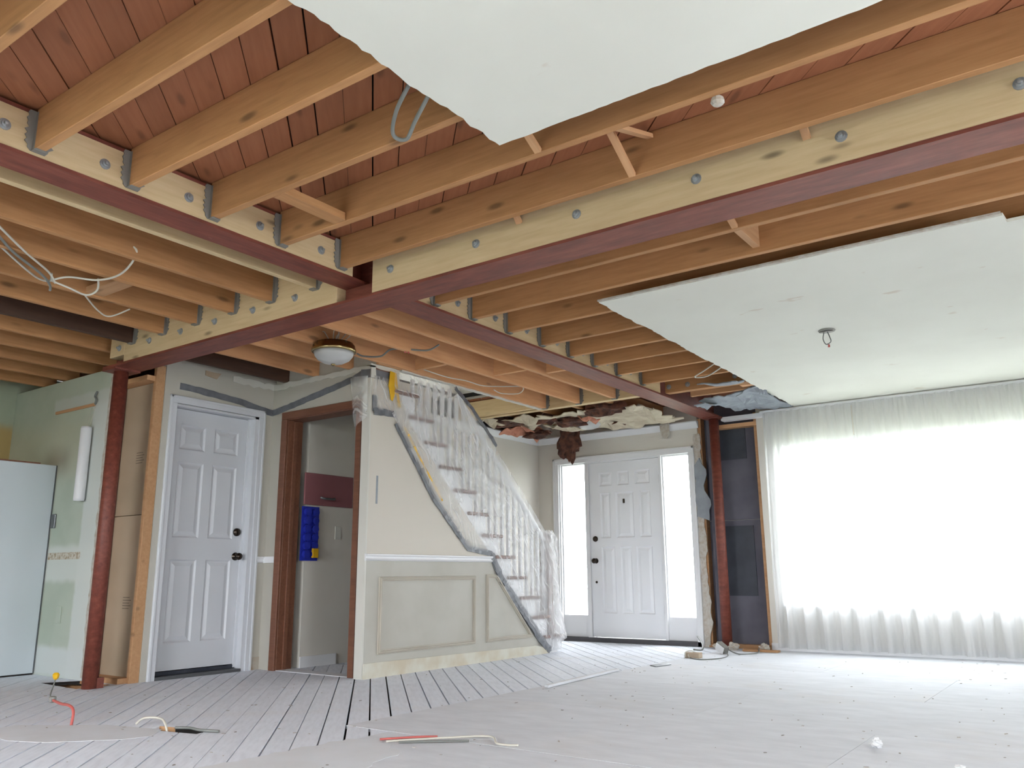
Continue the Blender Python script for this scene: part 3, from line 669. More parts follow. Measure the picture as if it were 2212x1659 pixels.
def packing(a, b, parent, along, bolts, face):
    """board with its length along local x"""
    if along == 'x': M = Matrix.Translation((a[0], a[1], a[2])); d = (b[0]-a[0], b[1]-a[1], b[2]-a[2]); mb = MB().box((0, 0, 0), d)
    else: M = RZ((b[0], a[1], a[2]), P90); mb = MB().box((0, 0, 0), (b[1]-a[1], b[0]-a[0], b[2]-a[2]))
    p = make('packing_board', mb, M_PLATE, parent, M, bevel=.003)
    for q in bolts:
        if along == 'x': Mb = Matrix.Translation((q[0], face, q[1])) @ Matrix.Rotation(P90, 4, 'X')
        else: Mb = Matrix.Translation((face, q[0], q[1])) @ Matrix.Rotation(P90, 4, 'Y')
        bolt(Mb, p)
    return p
packing((-3.205, 3.132, 2.291), (3.1, 3.215, 2.57), beamA, 'x', [(-3.063+.6*i, 2.40) for i in range(7)], 3.132)
pa = packing((-5.745, 3.132, 2.291), (-3.49, 3.215, 2.57), beamA, 'x', [(x, 2.395) for x in (-3.855, -4.257, -4.654, -5.039, -5.419)], 3.132)
p2 = packing((-5.94, 3.132, 2.345), (-5.747, 3.215, 2.57), beamA, 'x', [(-5.813, 2.404)], 3.132)
packing((-5.9, 3.262, 2.291), (3.1, 3.343, 2.57), beamA, 'x', [], 3.35)
packing((-3.398, -1.55, 2.402), (-3.325, 3.10, 2.588), beamBf, 'y', [(1.239+.405*i, 2.485) for i in range(-2, 5)], -3.325)
packing((-3.488, -1.55, 2.402), (-3.412, 3.10, 2.588), beamBf, 'y', [], -3.49)
packing((-3.398, 3.36, 2.402), (-3.325, 7.05, 2.588), beamBb, 'y', [(y, 2.495) for y in (4.032, 4.443, 4.829, 5.24, 5.63, 6.03, 6.45)], -3.325)
packing((-3.488, 3.36, 2.402), (-3.412, 7.05, 2.588), beamBb, 'y', [], -3.49)
make('stiffener_plate', MB().box((-3.487, 3.2, 2.29), (-3.21, 3.232, 2.384)), M_STEEL, beamA)
# columns
def column(x, y, top, label, plate):
    c = make('steel_column', MB().lathe([(.052, .0), (.052, top)], (x, y, 0), k=28), M_STEEL, smooth=False)
    for p in c.data.polygons: p.use_smooth = len(p.vertices) == 4
    tag(c, label, 'column')
    make('cap_plate', MB().box((x-plate, y-.10, top-.014), (x+.09, y+.10, top)), M_STEEL, c)
    return c
c1 = column(-5.945, 3.235, 2.274, 'round rust-red steel post standing at the end of the green wall', .09)
make('base_block', MB().box((-5.99, 3.26, .0), (-5.90, 3.31, .07)), M_STEEL, c1)
c2 = column(-3.375, 8.44, 2.385, 'round rust-red steel post before the black stripped wall by the window', .08)

# ------------------------------------------------------------------ joists with hangers
def hanger_mesh(th=.038, h=.175, seed=1):
    """local: joist runs +x from x=0, spans y 0..th, z 0..h ; plate face at x=0"""
    r = random.Random(seed); mb = MB(); t = .0018; dz = h/14.0
    mb.box((0, -t, -t), (.035, th+t, 0))
    for ys, sg in ((-t, -1), (th, 1)):
        mb.box((0, ys, 0), (.016, ys+t, h*.95))
        edge = []
        for i in range(15):
            wv = .030+(.007 if i % 2 else -.003)+r.uniform(-.004, .004)
            if i < 3: wv *= .35+.2*i
            edge.append((wv, -.006+i*dz))
        base = ys+t if sg < 0 else ys
        poly = [(base, -.006)]+[(base+sg*wv, z) for wv, z in edge]+[(base, -.006+14*dz)]
        mb.prism(poly, 'x', 0, .0035)
    # curled lip of the seat
    mb.box((.0, -.006, -.006), (.03, th+.004, -t))
    return mb
HANG = []
def joist(name, p, L_, ang, th, h, mat, label, group, hanger=True, cat='joist'):
    """p: start (hanger end) corner at the underside; ang 0: runs +x, spans +y ; general rotation about z"""
    M = RZ(p, ang)
    o = make(name, MB().box((.002, 0, 0), (L_, th, h)), mat, None, M, bevel=.0025)
    tag(o, label, cat, group)
    if hanger:
        if not HANG: HANG.append(make('hanger', hanger_mesh(), M_GALV, o, M))
        else: link_copy(HANG[0], M, o)
    return o
TH, JH = .038, ZDECK-ZJ-.001
gq1 = 'joists hung on the front cross beam'
ys1 = [2.985, 2.57, 2.16, 1.75, 1.35, .945, .54, .135]
for i, y in enumerate(ys1):
    joist('ceiling_joist', (-3.322, y, ZJ), 6.5, 0, TH, JH, M_JOIST, f'{ORD[i]} brown joist from the long steel beam, hung on the cross beam above the viewer', gq1)
ys4 = [3.785, 4.165, 4.57, 4.995, 5.40, 5.775, 6.18, 6.64]
for i, y in enumerate(ys4):
    joist('ceiling_joist', (-3.322, y, ZJ), 6.5, 0, TH, JH, M_JOIST, f'{ORD[i]} brown joist beyond the long steel beam, running towards the window ceiling', 'joists hung on the rear cross beam')
xs2 = [-3.652, -4.052, -4.432, -4.832, -5.222, -5.612]
for i, x in enumerate(xs2):     # run towards -y ; rotation -90: local x -> -y, local y -> +x
    joist('ceiling_joist', (x-TH, 3.130, ZJ-.012), 4.7, -P90, TH, JH+.012, M_PLATE if i == 0 else (M_JOISTD if i == 5 else M_JOIST), f'{ORD[i]} ' + ('pale' if i == 0 else 'dark stained' if i == 5 else 'brown') + ' joist from the front cross beam, hung on the long steel beam', 'joists hung on the near side of the long beam')
for i, x in enumerate([-6.02, -6.42, -6.82, -7.22, -7.62]):
    joist('ceiling_joist', (x-TH, 3.56, ZJ), 5.1, -P90, TH, JH, M_JOIST, f'{ORD[i]} brown joist above the green kitchen wall, counted from the steel post', 'joists resting on the kitchen wall', False)
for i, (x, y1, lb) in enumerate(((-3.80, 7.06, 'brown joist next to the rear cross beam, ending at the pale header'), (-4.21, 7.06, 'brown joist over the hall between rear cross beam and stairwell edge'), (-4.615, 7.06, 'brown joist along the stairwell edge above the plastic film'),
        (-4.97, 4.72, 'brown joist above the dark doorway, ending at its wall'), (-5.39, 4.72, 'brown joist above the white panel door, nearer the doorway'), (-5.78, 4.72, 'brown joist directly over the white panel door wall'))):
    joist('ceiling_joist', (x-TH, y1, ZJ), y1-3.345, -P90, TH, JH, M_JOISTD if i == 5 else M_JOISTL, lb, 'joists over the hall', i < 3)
# the paired stairwell trimmer with its plaster edge
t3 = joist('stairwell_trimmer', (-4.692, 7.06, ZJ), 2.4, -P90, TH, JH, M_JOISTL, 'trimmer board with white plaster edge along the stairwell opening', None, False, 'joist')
make('plaster_edge', ragged([(-4.693, 4.93), (-4.655, 4.93), (-4.655, 7.02), (-4.693, 7.02)], 'z', ZJ-.012, ZJ-.001, 6, .008), M_CREAM, t3)
# laminated headers
def header(x0, x1, y, label, mat=M_LVL, bolts=(), h=JH):
    M = Matrix.Translation((x0, y, ZJ))
    o = make('laminated_header', MB().box((0, 0, 0), (x1-x0, .043, h)).box((0, .045, .002), (x1-x0, .088, h)), mat, None, M, bevel=.002)
    tag(o, label, 'header')
    for x, z in bolts: bolt(Matrix.Translation((x, y, z)) @ Matrix.Rotation(P90, 4, 'X'), o)
    return o
header(-5.72, -3.50, 7.065, 'pale laminated wood header at the far end of the hall joists')
header(-3.31, -2.40, 7.12, 'brown bolted header hung at the right of the rear cross beam', M_JOIST, [(-3.27, 2.475), (-3.08, 2.475), (-2.62, 2.49)])
# blocking between joists
def block(x0, x1, y0, y1, label, z0=ZJ, h=JH, mat=M_JOIST):
    o = make('blocking', MB().box((0, 0, 0), (x1-x0, y1-y0, h)), mat, None, Matrix.Translation((x0, y0, z0)), bevel=.002) if x1-x0 > y1-y0 else make('blocking', MB().box((0, 0, 0), (y1-y0, x1-x0, h)), mat, None, RZ((x1, y0, z0), P90), bevel=.002); tag(o, label, 'blocking', 'blocking between the joists'); return o
block(-2.90, -2.82, 2.20, 2.568, 'short blocking between second and third joist near the beam crossing', ZJ+.002, .04)
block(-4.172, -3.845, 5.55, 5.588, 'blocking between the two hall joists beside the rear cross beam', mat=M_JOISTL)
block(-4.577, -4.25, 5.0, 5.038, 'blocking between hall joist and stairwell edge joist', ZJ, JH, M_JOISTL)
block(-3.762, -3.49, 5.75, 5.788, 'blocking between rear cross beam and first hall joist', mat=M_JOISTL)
def brace(p0, p1, label, wd=.03, th=.018):
    a, b = Vector(p0), Vector(p1); d = (b-a); L_ = d.length; d.normalize()
    s = d.cross(Vector((0, 0, 1))).normalized(); u = s.cross(d)
    M = Matrix(((d.x, s.x, u.x, a.x), (d.y, s.y, u.y, a.y), (d.z, s.z, u.z, a.z), (0, 0, 0, 1)))
    o = make('cross_brace', MB().box((0, -wd/2, -th/2), (L_, wd/2, th/2)), M_STUD, None, M); tag(o, label, 'brace', 'thin diagonal braces between joists'); return o
brace((-1.46, 2.610, 2.595), (-1.49, 2.983, 2.425), 'thin diagonal brace hanging below the drywall corner')
brace((-1.36, 2.610, 2.435), (-1.40, 2.983, 2.58), 'short brace crossing the thin brace by the drywall corner')
brace((-2.19, 3.025, 2.56), (-2.19, 3.130, 2.44), 'short brace on the pale board close to the steel beam crossing')
brace((-.80, 3.025, 2.56), (-.79, 3.130, 2.43), 'short brace on the pale board below the white plaster lump')
brace((-1.68, 2.20, 2.59), (-1.70, 2.568, 2.425), 'small brace just under the torn drywall corner')
brace((-1.32, 3.345, 2.56), (-1.34, 3.783, 2.43), 'small brace beyond the long steel beam')
block(-1.385, -1.345, 3.825, 4.163, 'narrow blocking beyond the long steel beam', ZJ+.03, .15, M_STUD)
o = block(-4.87, -4.508, 2.36, 2.47, 'flat weathered block between two kitchen side joists', ZJ+.0, .035, M_STUD)
o = make('drywall_lump', MB().lathe([(.001, 0), (.018, .004), (.026, .014), (.022, .03), (.010, .04), (.001, .042)], (-.96, 2.625, ZJ-.03), k=9), M_GYPSUM); tag(o, 'small white plaster lump stuck under a joist', 'plaster lump')

# ------------------------------------------------------------------ staircase
st = empty('staircase', (-5.2, 6.0, 0)); tag(st, 'white staircase with dark treads and railing behind plastic film', 'staircase')
NT = 12
zt = [2.245-.1885*i for i in range(NT)]; yb = [4.855+.198*i for i in range(NT)]
sg = []
for i in range(NT):
    yr = yb[i]+.27; yp = yb[i]+.072
    sg += [(yp, zt[i]-.03), (yr, zt[i]-.03)]
sg2 = [(4.93, 2.215)]+sg[1:]+[(7.30, 0.0), (7.13, 0), (7.13, .03)]+[(y, nosing(y)-.33) for y in (6.8, 6.2, 5.6, 5.05)]+[(4.95, 2.2)]
make('stringer', MB().prism(sg2, 'x', -4.74, -4.688), M_WHITE, st)
tread0 = None
for i in range(NT):
    wd_ = .36 if i < 4 else 1.06
    M = Matrix.Translation((-4.652-wd_, yb[i], zt[i]-.03))
    if tread0 is None or i == 4: tread0 = make('tread', MB().box((0, 0, 0), (wd_, .30, .03)), M_TREAD, st, M, bevel=.008)
    else: link_copy(tread0, M, st)
    make('riser', MB().box((-5.01 if i < 4 else -5.72, yb[i]+.25, max(0, zt[i]-.1885)), (-4.74, yb[i]+.268, zt[i]-.03)), M_WHITE, st)
def zh(y): return 1.12+.90*(7.12-y)
bal = None
for i in range(1, NT):
    for dy in (.10, .20):
        y = yb[i]+dy; top = min(zh(y)-.02, 2.39 if y < 5.75 else 9)
        if top-zt[i] < .2: continue
        make('baluster', MB().box((-4.757, y-.014, zt[i]), (-4.729, y+.014, top)), M_WHITE, st)
hr = [(-4.743, y, zh(y)) for y in (7.15, 6.6, 6.1, 5.75)]
make('handrail', MB().tube(hr, .026, 10), M_WHITE, st)
make('newel_post', MB().box((-4.79, 7.155, 0), (-4.70, 7.245, .98)).lathe([(.045, .98), (.05, 1.0), (.03, 1.02), (.028, 1.04), (.043, 1.07), (.05, 1.11), (.043, 1.15), (.001, 1.172)], (-4.745, 7.20, 0), k=16), M_TREAD, st)

# ------------------------------------------------------------------ plastic film and its tape
def lerp_pts(P, t):
    for (a, za), (b, zb_) in zip(P, P[1:]):
        if t <= b: return za+(zb_-za)*(t-a)/(b-a) if b > a else za
    return P[-1][1]
ZT = [(4.84, 2.40), (5.66, 2.40), (6.156, 1.995), (6.717, 1.50), (7.08, 1.17), (7.2, 1.18), (7.30, 1.12)]
ZB = [(4.84, 2.04), (5.38, 1.394), (5.855, .979), (6.194, .944), (6.3, .778), (6.664, .415), (7.09, .05), (7.30, .015)]
rows_ = []
NU, NV = 110, 46
for i in range(NU+1):
    y = 4.84+(7.28-4.84)*i/NU; r = []
    for j in range(NV+1):
        v = j/NV; zb_ = lerp_pts(ZB, y); z = zb_+(lerp_pts(ZT, y)-zb_)*v
        sag = math.sin(math.pi*min(1, v*1.0))
        # folds fanning from the newel top towards the tape line
        ang = math.atan2(z-1.15, 7.25-y); fold = .012*math.sin(ang*34+2.5*mnoise.noise((y*2, z*2, 0)))*min(1, (7.3-y)*1.5)
        fold += .010*math.sin(y*46+3*mnoise.noise((y*3, z*1.5, 4)))*max(0, 1-abs(y-5.3)/.7)
        rip = .022*mnoise.noise((y*5, z*4, 1.7))+.008*mnoise.noise((y*16, z*10, 5))
        x = -4.684+.012+sag*(.020+rip+fold)+(.006 if v > .9 else 0)
        r.append((max(x, -4.650) if 0.02 < v < .98 else max(x, -4.686), y, z))
    rows_.append(r)
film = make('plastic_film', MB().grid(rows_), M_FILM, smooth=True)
tag(film, 'clear crinkled plastic film draped over the stair railing', 'plastic film')
# gathered end round the newel, flaring to the floor
rows_ = []
for i in range(31):
    v = i/30; z = 1.19-1.175*v; r = []
    rad = .058+.115*min(v, .86)**1.3; 
    if z < .10: rad = .10
    for j in range(41):
        a = -math.pi*.75+1.55*math.pi*j/40
        k = rad*(1+.22*math.sin(a*9+3*v)+.10*mnoise.noise((a*3, z*4, 2)))
        r.append((-4.735+k*math.cos(a)*.7, 7.215+.05*min(v, .86)+k*math.sin(a), z))
    rows_.append(r)
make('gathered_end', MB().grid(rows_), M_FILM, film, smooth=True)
def ribbon(path, wd, nrm, mat, name, parent=None, th=.0015, rough_=.004, seed=1):
    """strip of tape along a path lying on a surface with normal nrm"""
    r = random.Random(seed); P = []
    for a, b in zip(path, path[1:]):
        k = max(1, int((Vector(b)-Vector(a)).length/.04))
        P += [Vector(a).lerp(Vector(b), j/k) for j in range(k)]
    P.append(Vector(path[-1])); n = Vector(nrm); up, lo, up2, lo2 = [], [], [], []
    for i, p in enumerate(P):
        t = (P[min(i+1, len(P)-1)]-P[max(i-1, 0)]).normalized(); s = n.cross(t).normalized()
        e = n*(.0008+r.uniform(0, rough_)); a = p+s*(wd/2+r.uniform(-.003, .003)); b = p-s*(wd/2+r.uniform(-.003, .003))
        up.append(a+e); lo.append(b+e); up2.append(a+n*.0002); lo2.append(b+n*.0002)
    mb = MB().grid([up2, up, lo, lo2]); return make(name, mb, mat, parent)
tp = [(-4.684, y, lerp_pts(ZB, y)) for y in (4.90, 5.05, 5.2, 5.38, 5.6, 5.855, 6.0, 6.194, 6.3, 6.45, 6.664, 6.9, 7.09, 7.16)]
ribbon(tp, .05, (1, 0, 0), M_TAPE, 'tape_strip', film, rough_=.012, seed=2)
ribbon([(-4.684, 6.20, .93), (-4.684, 6.35, .70), (-4.684, 6.66, .43), (-4.684, 6.98, .14), (-4.684, 7.14, .03)], .075, (1, 0, 0), M_TAPE, 'tape_strip', film, rough_=.02, seed=3)
ribbon([(-4.654, 4.97, 1.945), (-4.654, 5.15, 1.725), (-4.654, 5.46, 1.37)], .018, (1, 0, 0), M_YELLOW, 'yellow_strip', film, seed=4)
ribbon([(-4.685, 4.64, 2.03), (-4.685, 4.76, 2.035), (-4.685, 4.90, 2.04)], .055, (1, 0, 0), M_TAPE, 'tape_strip', film, rough_=.014, seed=5)
ribbon([(-4.685, 4.65, 2.16), (-4.685, 4.655, 2.03)], .05, (1, 0, 0), M_TAPE, 'tape_strip', film, seed=6)
ribbon([(-4.640, 5.60, 2.385), (-4.640, 5.85, 2.23), (-4.640, 6.10, 2.03), (-4.640, 6.22, 1.93)], .035, (1, 0, 0), M_TAPE, 'tape_strip', film, rough_=.012, seed=12)
# film flap in front of the doorway corner
rows_ = []
for i in range(15):
    u = i/14; r = []
    for j in range(15):
        v = j/14; x = -4.70-.20*u*(1-.35*v); z = 2.31-(.34+.10*u)*v; y = 4.585-.035*math.sin(3.1*u)-.015*mnoise.noise((u*6, v*5, 3))
        r.append((x, y, z))
    rows_.append(r)
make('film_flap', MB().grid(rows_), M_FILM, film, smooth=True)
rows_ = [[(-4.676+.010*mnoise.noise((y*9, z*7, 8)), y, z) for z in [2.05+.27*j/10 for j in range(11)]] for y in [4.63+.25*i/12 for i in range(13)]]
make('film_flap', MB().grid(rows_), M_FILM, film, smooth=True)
ts = ribbon([(-5.947, 3.73, 2.245), (-5.947, 3.95, 2.235), (-5.947, 4.3, 2.21), (-5.947, 4.52, 2.175), (-5.947, 4.65, 2.16)], .055, (1, 0, 0), M_TAPE, 'duct_tape', seed=7)
tag(ts, 'grey duct tape line above the white panel door', 'duct tape')
ts = ribbon([(-5.948, 4.653, 2.16), (-5.75, 4.653, 2.19), (-5.3, 4.653, 2.265), (-4.95, 4.653, 2.325), (-4.80, 4.605, 2.345)], .055, (0, -1, 0), M_TAPE, 'duct_tape', seed=8)
tag(ts, 'grey duct tape line above the dark doorway', 'duct tape')
ts = ribbon([(-4.80, 4.603, 2.345), (-4.69, 4.603, 2.335)], .07, (0, -1, 0), M_TAPE, 'duct_tape', seed=9)
tag(ts, 'grey duct tape wrapped on the stair wall corner', 'duct tape')
make('side_piece', MB().box((-4.689, 4.60, 2.30), (-4.684, 4.86, 2.375)), M_TAPE, ts)
yt = make('yellow_tag', MB().prism([(4.80, 2.385), (4.87, 2.38), (4.895, 2.25), (4.93, 2.10), (4.905, 2.10), (4.875, 2.21), (4.86, 2.20), (4.835, 2.14), (4.815, 2.15), (4.785, 2.26)], 'x', -4.668, -4.663), M_YELLOW)
tag(yt, 'yellow plastic tag hanging at the stair wall top corner', 'tag')
make('exposed_block', MB().box((-4.70, 4.66, 2.345), (-4.687, 4.84, 2.388)), M_TRIM, wall_stair)
make('plaster_edge', ragged([(4.60, 2.385), (4.93, 2.385), (4.93, 2.416), (4.60, 2.416)], 'x', -4.70, -4.682, 21, .006), M_CREAM, wall_stair)
make('plaster_edge', ragged([(4.60, 2.30), (4.66, 2.30), (4.65, 2.40), (4.60, 2.40)], 'x', -4.70, -4.682, 22, .008), M_CREAM, wall_stair)
make('plaster_edge', ragged([(-5.94, 2.365), (-4.78, 2.375), (-4.78, 2.416), (-5.94, 2.416)], 'y', YD-.010, YD-.001, 23, .010), M_CREAM, wall_doorway)
make('plaster_edge', ragged([(4.22, 2.37), (4.645, 2.36), (4.645, 2.416), (4.22, 2.416)], 'x', -5.949, -5.940, 24, .012), M_CREAM, wall_closet)
make('plaster_edge', ragged([(3.95, 2.375), (4.06, 2.36), (4.10, 2.415), (3.95, 2.415)], 'x', -5.949, -5.942, 25, .012), M_PAPER, wall_closet)

# ------------------------------------------------------------------ curtains
def curtain(x0, x1, seed, label):
    r = random.Random(seed); n = int((x1-x0)/.0075); rows_ = []
    zs = [2.372, 2.355, 2.33, 2.30, 2.27, 2.25, 2.2, 2.1, 1.9, 1.6, 1.2, .8, .45, .2, .10, .035]
    ph = [r.uniform(0, 6) for _ in range(4)]
    for z in zs:
        row = []; t = (2.372-z)/2.34
        for i in range(n+1):
            x = x0+(x1-x0)*i/n; s = x-x0
            head = max(0, 1-(2.372-z)/.14)
            fine = .020*math.tanh(2*math.sin(s*2*math.pi/.088+ph[0])); sub = .006*math.sin(s*2*math.pi/.026+ph[1])*head
            wv = s+.02*math.sin(s*3.1+ph[2])
            big = .036*math.tanh(3.5*math.sin(wv*2*math.pi/.15+ph[3]+.8*math.sin(s*5)))+.014*math.sin(wv*2*math.pi/.31+1.0)
            k = min(1, t*1.6)
            y = 8.425+(fine+sub)*(1-.8*k)+big*(.1+1.15*k)
            if head > 0: y += .006*head
            row.append((x+.012*k*math.sin(s*11+ph[1]), min(y, 8.495), z))
        rows_.append(row)
    o = make('sheer_curtain', MB().grid(rows_), M_SHEER, smooth=True); tag(o, label, 'curtain', 'sheer curtains at the front window')
    return o
ca = curtain(-2.84, -1.965, 3, 'narrow sheer white curtain panel next to the black stripped wall')
cb = curtain(-1.95, .98, 8, 'wide sheer white curtain panel covering most of the window')
tr_ = make('curtain_track', MB().box((-2.86, 8.41, 2.372), (1.05, 8.45, 2.392)), M_WHITE); tag(tr_, 'white curtain track under the ceiling drywall', 'curtain track')

# ------------------------------------------------------------------ lamps
lp = empty('ceiling_lamp', (-4.53, 4.06, 2.27)); tag(lp, 'brass rimmed glass bowl lamp hanging loose from the hall joists', 'lamp')
LX, LY, LZ = -4.55, 4.08, 2.375
make('rim', MB().lathe([(.06, .066), (.12, .066), (.143, .060), (.150, .045), (.156, .042), (.157, .022), (.163, .018), (.165, -.003), (.152, -.010), (.140, -.006)], (LX, LY, LZ), k=36), M_BRASS, lp, smooth=True)
make('glass_bowl', MB().lathe([(.148, -.005), (.140, -.034), (.118, -.062), (.08, -.083), (.04, -.093), (.001, -.095)], (LX, LY, LZ), k=36), M_FROST, lp, smooth=True)
make('finial', MB().lathe([(.016, -.093), (.018, -.099), (.010, -.107), (.001, -.109)], (LX, LY, LZ), k=12), M_BRASS, lp, smooth=True)
def curvy(pts, n=10):
    P = [Vector(p) for p in pts]; out = []
    for i in range(len(P)-1):
        p0, p1, p2, p3 = P[max(i-1, 0)], P[i], P[i+1], P[min(i+2, len(P)-1)]
        for j in range(n):
            t = j/n; out.append(.5*((2*p1)+(-p0+p2)*t+(2*p0-5*p1+4*p2-p3)*t*t+(-p0+3*p1-3*p2+p3)*t**3))
    out.append(P[-1]); return out
make('mounting_plate', MB().lathe([(.001, .052), (.06, .052), (.05, .075), (.001, .078)], (LX, LY, LZ), k=16), M_DARK, lp)
for k, (dx, dy) in enumerate(((-.06, -.03), (-.02, .03), (.05, -.02), (.09, .03))):
    make('wire', MB().tube(curvy([(LX+dx*.5, LY+dy, LZ+.06), (LX+dx*1.6, LY+dy*1.5, LZ+.13), (LX+dx*.8, LY+dy*2, LZ+.15), (LX+dx*.2, LY+dy, LZ+.07)]), .0035, 6), M_CABLE_W, lp, smooth=True)
l2 = empty('ceiling_lamp', (-4.67, 7.98, 2.3)); tag(l2, 'white glass dome lamp half buried in the torn foyer ceiling', 'lamp')
make('glass_bowl', MB().lathe([(.15, .06), (.145, .03), (.12, .0), (.07, -.02), (.001, -.028)], (-4.67, 7.98, 2.36), k=28), M_FROST, l2, smooth=True)
make('rim', MB().lathe([(.13, .062), (.16, .062), (.162, .05), (.15, .046)], (-4.67, 7.98, 2.36), k=28), M_BRASS, l2, smooth=True)
bx = empty('ceiling_box', (-1.47, 5.86, 2.30)); tag(bx, 'round metal ceiling box with loose wires in the white drywall', 'electrical box')
bxx, bxy = -1.462, 5.83
make('box_ring', MB().lathe([(.03, -.002), (.055, -.004), (.058, 0), (.05, .002)], (bxx, bxy, ZD-.003), k=20), M_GALV, bx, smooth=True)
make('bracket', MB().box((bxx-.05, bxy-.012, ZD-.012), (bxx+.045, bxy+.012, ZD-.007)), M_GALV, bx)
make('wire', MB().tube(curvy([(bxx-.02, bxy, ZD-.01), (bxx-.03, bxy, ZD-.06), (bxx-.012, bxy, ZD-.10), (bxx+.02, bxy, ZD-.085), (bxx+.015, bxy, ZD-.05), (bxx+.002, bxy, ZD-.01)]), .0035, 6), M_CABLE_G, bx, smooth=True)
make('wire_nut', MB().lathe([(.004, -.02), (.008, -.018), (.006, 0), (.001, .002)], (bxx+.006, bxy-.004, ZD-.105), k=8), M_RED, bx)

# ------------------------------------------------------------------ cables overhead
def cable(pts, r, mat, label, name='cable', group=None, n=10):
    o = make(name, MB().tube(curvy(pts, n), r, 7), mat, smooth=True); tag(o, label, 'cable', group); return o
cable([(-1.80, 1.905, 2.42), (-1.93, 1.98, 2.40), (-2.02, 2.06, 2.375), (-1.985, 2.095, 2.36), (-1.90, 2.05, 2.385), (-1.78, 1.99, 2.42)], .008, M_CABLE_G, 'grey metal-clad cable loop beside the torn drywall edge')
KZ = 2.385
cable([(-4.30, 1.62, 2.43), (-4.45, 1.78, 2.40), (-4.62, 2.0, 2.385), (-4.72, 2.10, 2.37), (-4.75, 2.12, 2.345)], .007, M_CABLE_G, 'grey cable drooping from the joists at the frame edge')
cable([(-4.22, 1.60, 2.43), (-4.42, 1.82, 2.41), (-4.60, 2.03, 2.40), (-4.70, 2.12, 2.38)], .006, M_CABLE_W, 'white cable drooping beside the grey cable at the frame edge')
cable([(-4.42, 1.66, 2.43), (-4.58, 1.86, 2.40), (-4.72, 2.03, 2.39), (-4.70, 2.09, 2.385), (-4.62, 2.06, 2.40)], .006, M_CABLE_W, 'second white cable of the bundle at the frame edge')
cable([(-4.70, 2.09, 2.385), (-4.60, 2.14, 2.40), (-4.48, 2.24, 2.385), (-4.34, 2.28, 2.39), (-4.16, 2.25, 2.40), (-4.05, 2.22, 2.45), (-4.09, 2.18, 2.49)], .006, M_CABLE_W, 'long white cable curling up against a kitchen side joist')
cable([(-4.70, 2.09, 2.39), (-4.66, 2.18, 2.36), (-4.66, 2.28, 2.345), (-4.60, 2.31, 2.37), (-4.52, 2.27, 2.41)], .006, M_CABLE_W, 'short looping white cable under the cable bundle')
cable([(-4.86, 2.37, 2.41), (-4.98, 2.52, 2.375), (-5.02, 2.62, 2.37), (-4.90, 2.68, 2.41)], .005, M_CABLE_W, 'white cable hanging in a shallow arc under two joists')
cable([(-4.60, 4.36, 2.43), (-4.56, 4.40, 2.41), (-4.43, 4.45, 2.40), (-4.33, 4.46, 2.44), (-4.22, 4.55, 2.44), (-4.10, 4.62, 2.43), (-4.02, 4.66, 2.47)], .007, M_CABLE_G, 'grey cable snaking between hall joists beside the lamp')
o = make('wire_nut', MB().lathe([(.003, 0), (.008, .004), (.006, .03), (.001, .032)], (-4.24, 4.52, 2.41), k=8).lathe([(.003, 0), (.008, .004), (.006, .03), (.001, .032)], (-4.225, 4.54, 2.405), k=8), M_RED); tag(o, 'pair of red wire connectors on the hall cable', 'wire connector')
cable([(-4.612, 5.12, 2.46), (-4.50, 5.32, 2.41), (-4.43, 5.5, 2.40), (-4.42, 5.72, 2.395), (-4.35, 5.9, 2.41), (-4.255, 6.1, 2.43), (-4.36, 6.2, 2.40), (-4.45, 6.05, 2.385), (-4.43, 5.9, 2.39)], .005, M_CABLE_W, 'white cable loop under the joists beside the stairwell')
cable([(-2.46, 6.35, 2.45), (-2.66, 6.50, 2.42), (-2.80, 6.64, 2.414), (-2.70, 6.67, 2.414), (-2.48, 6.50, 2.44)], .006, M_CABLE_W, 'white cable bend below the joists at the drywall edge')

# ------------------------------------------------------------------ torn foyer ceiling
def sheet(name, poly, z, mat, label, cat, seed, amp=.05, tilt=(0, 0), th=.010, group='torn ceiling pieces', parent=None):
    """crumpled ragged sheet: fan-subdivided polygon in plan, thickness th"""
    r = random.Random(seed); c = Vector((sum(p[0] for p in poly)/len(poly), sum(p[1] for p in poly)/len(poly)))
    ring = []
    for i in range(len(poly)):
        a, b = Vector(poly[i]), Vector(poly[(i+1) % len(poly)]); k = max(2, int((b-a).length/.05))
        for j in range(k):
            p = a.lerp(b, j/k); d = (p-c); p = c+d*(1+r.uniform(-.10, .08)); ring.append(p)
    rows_ = []
    for f in (1.0, .8, .58, .34, .1):
        rows_.append([((c+(p-c)*f).x, (c+(p-c)*f).y) for p in ring])
    def hgt(x, y): return z+amp*mnoise.noise((x*4+seed, y*4, seed))+.4*amp*mnoise.noise((x*13, y*13, seed))+(x-c.x)*tilt[0]+(y-c.y)*tilt[1]
    mb = MB(); top = [[(x, y, hgt(x, y)+th) for x, y in rr]+[(rr[0][0], rr[0][1], hgt(*rr[0])+th)] for rr in rows_]
    bot = [[(x, y, hgt(x, y)) for x, y in rr]+[(rr[0][0], rr[0][1], hgt(*rr[0]))] for rr in rows_]
    mb.grid(list(reversed(top))+bot); 
    n = len(mb.v); mb.v += [(p[0], p[1], p[2]) for p in bot[-1][:-1]]; mb.f.append(tuple(range(n, len(mb.v))))
    o = make(name, mb, mat, parent)
    if parent is None: tag(o, label, cat, group)
    return o
sheet('torn_plaster', [(-4.95, 7.35), (-3.75, 7.5), (-3.72, 8.40), (-4.5, 8.35), (-5.0, 7.9)], 2.40, M_PLASTER, 'large cream sheet of torn ceiling plaster over the entrance', 'torn plaster', 1, .05, (.02, -.05))
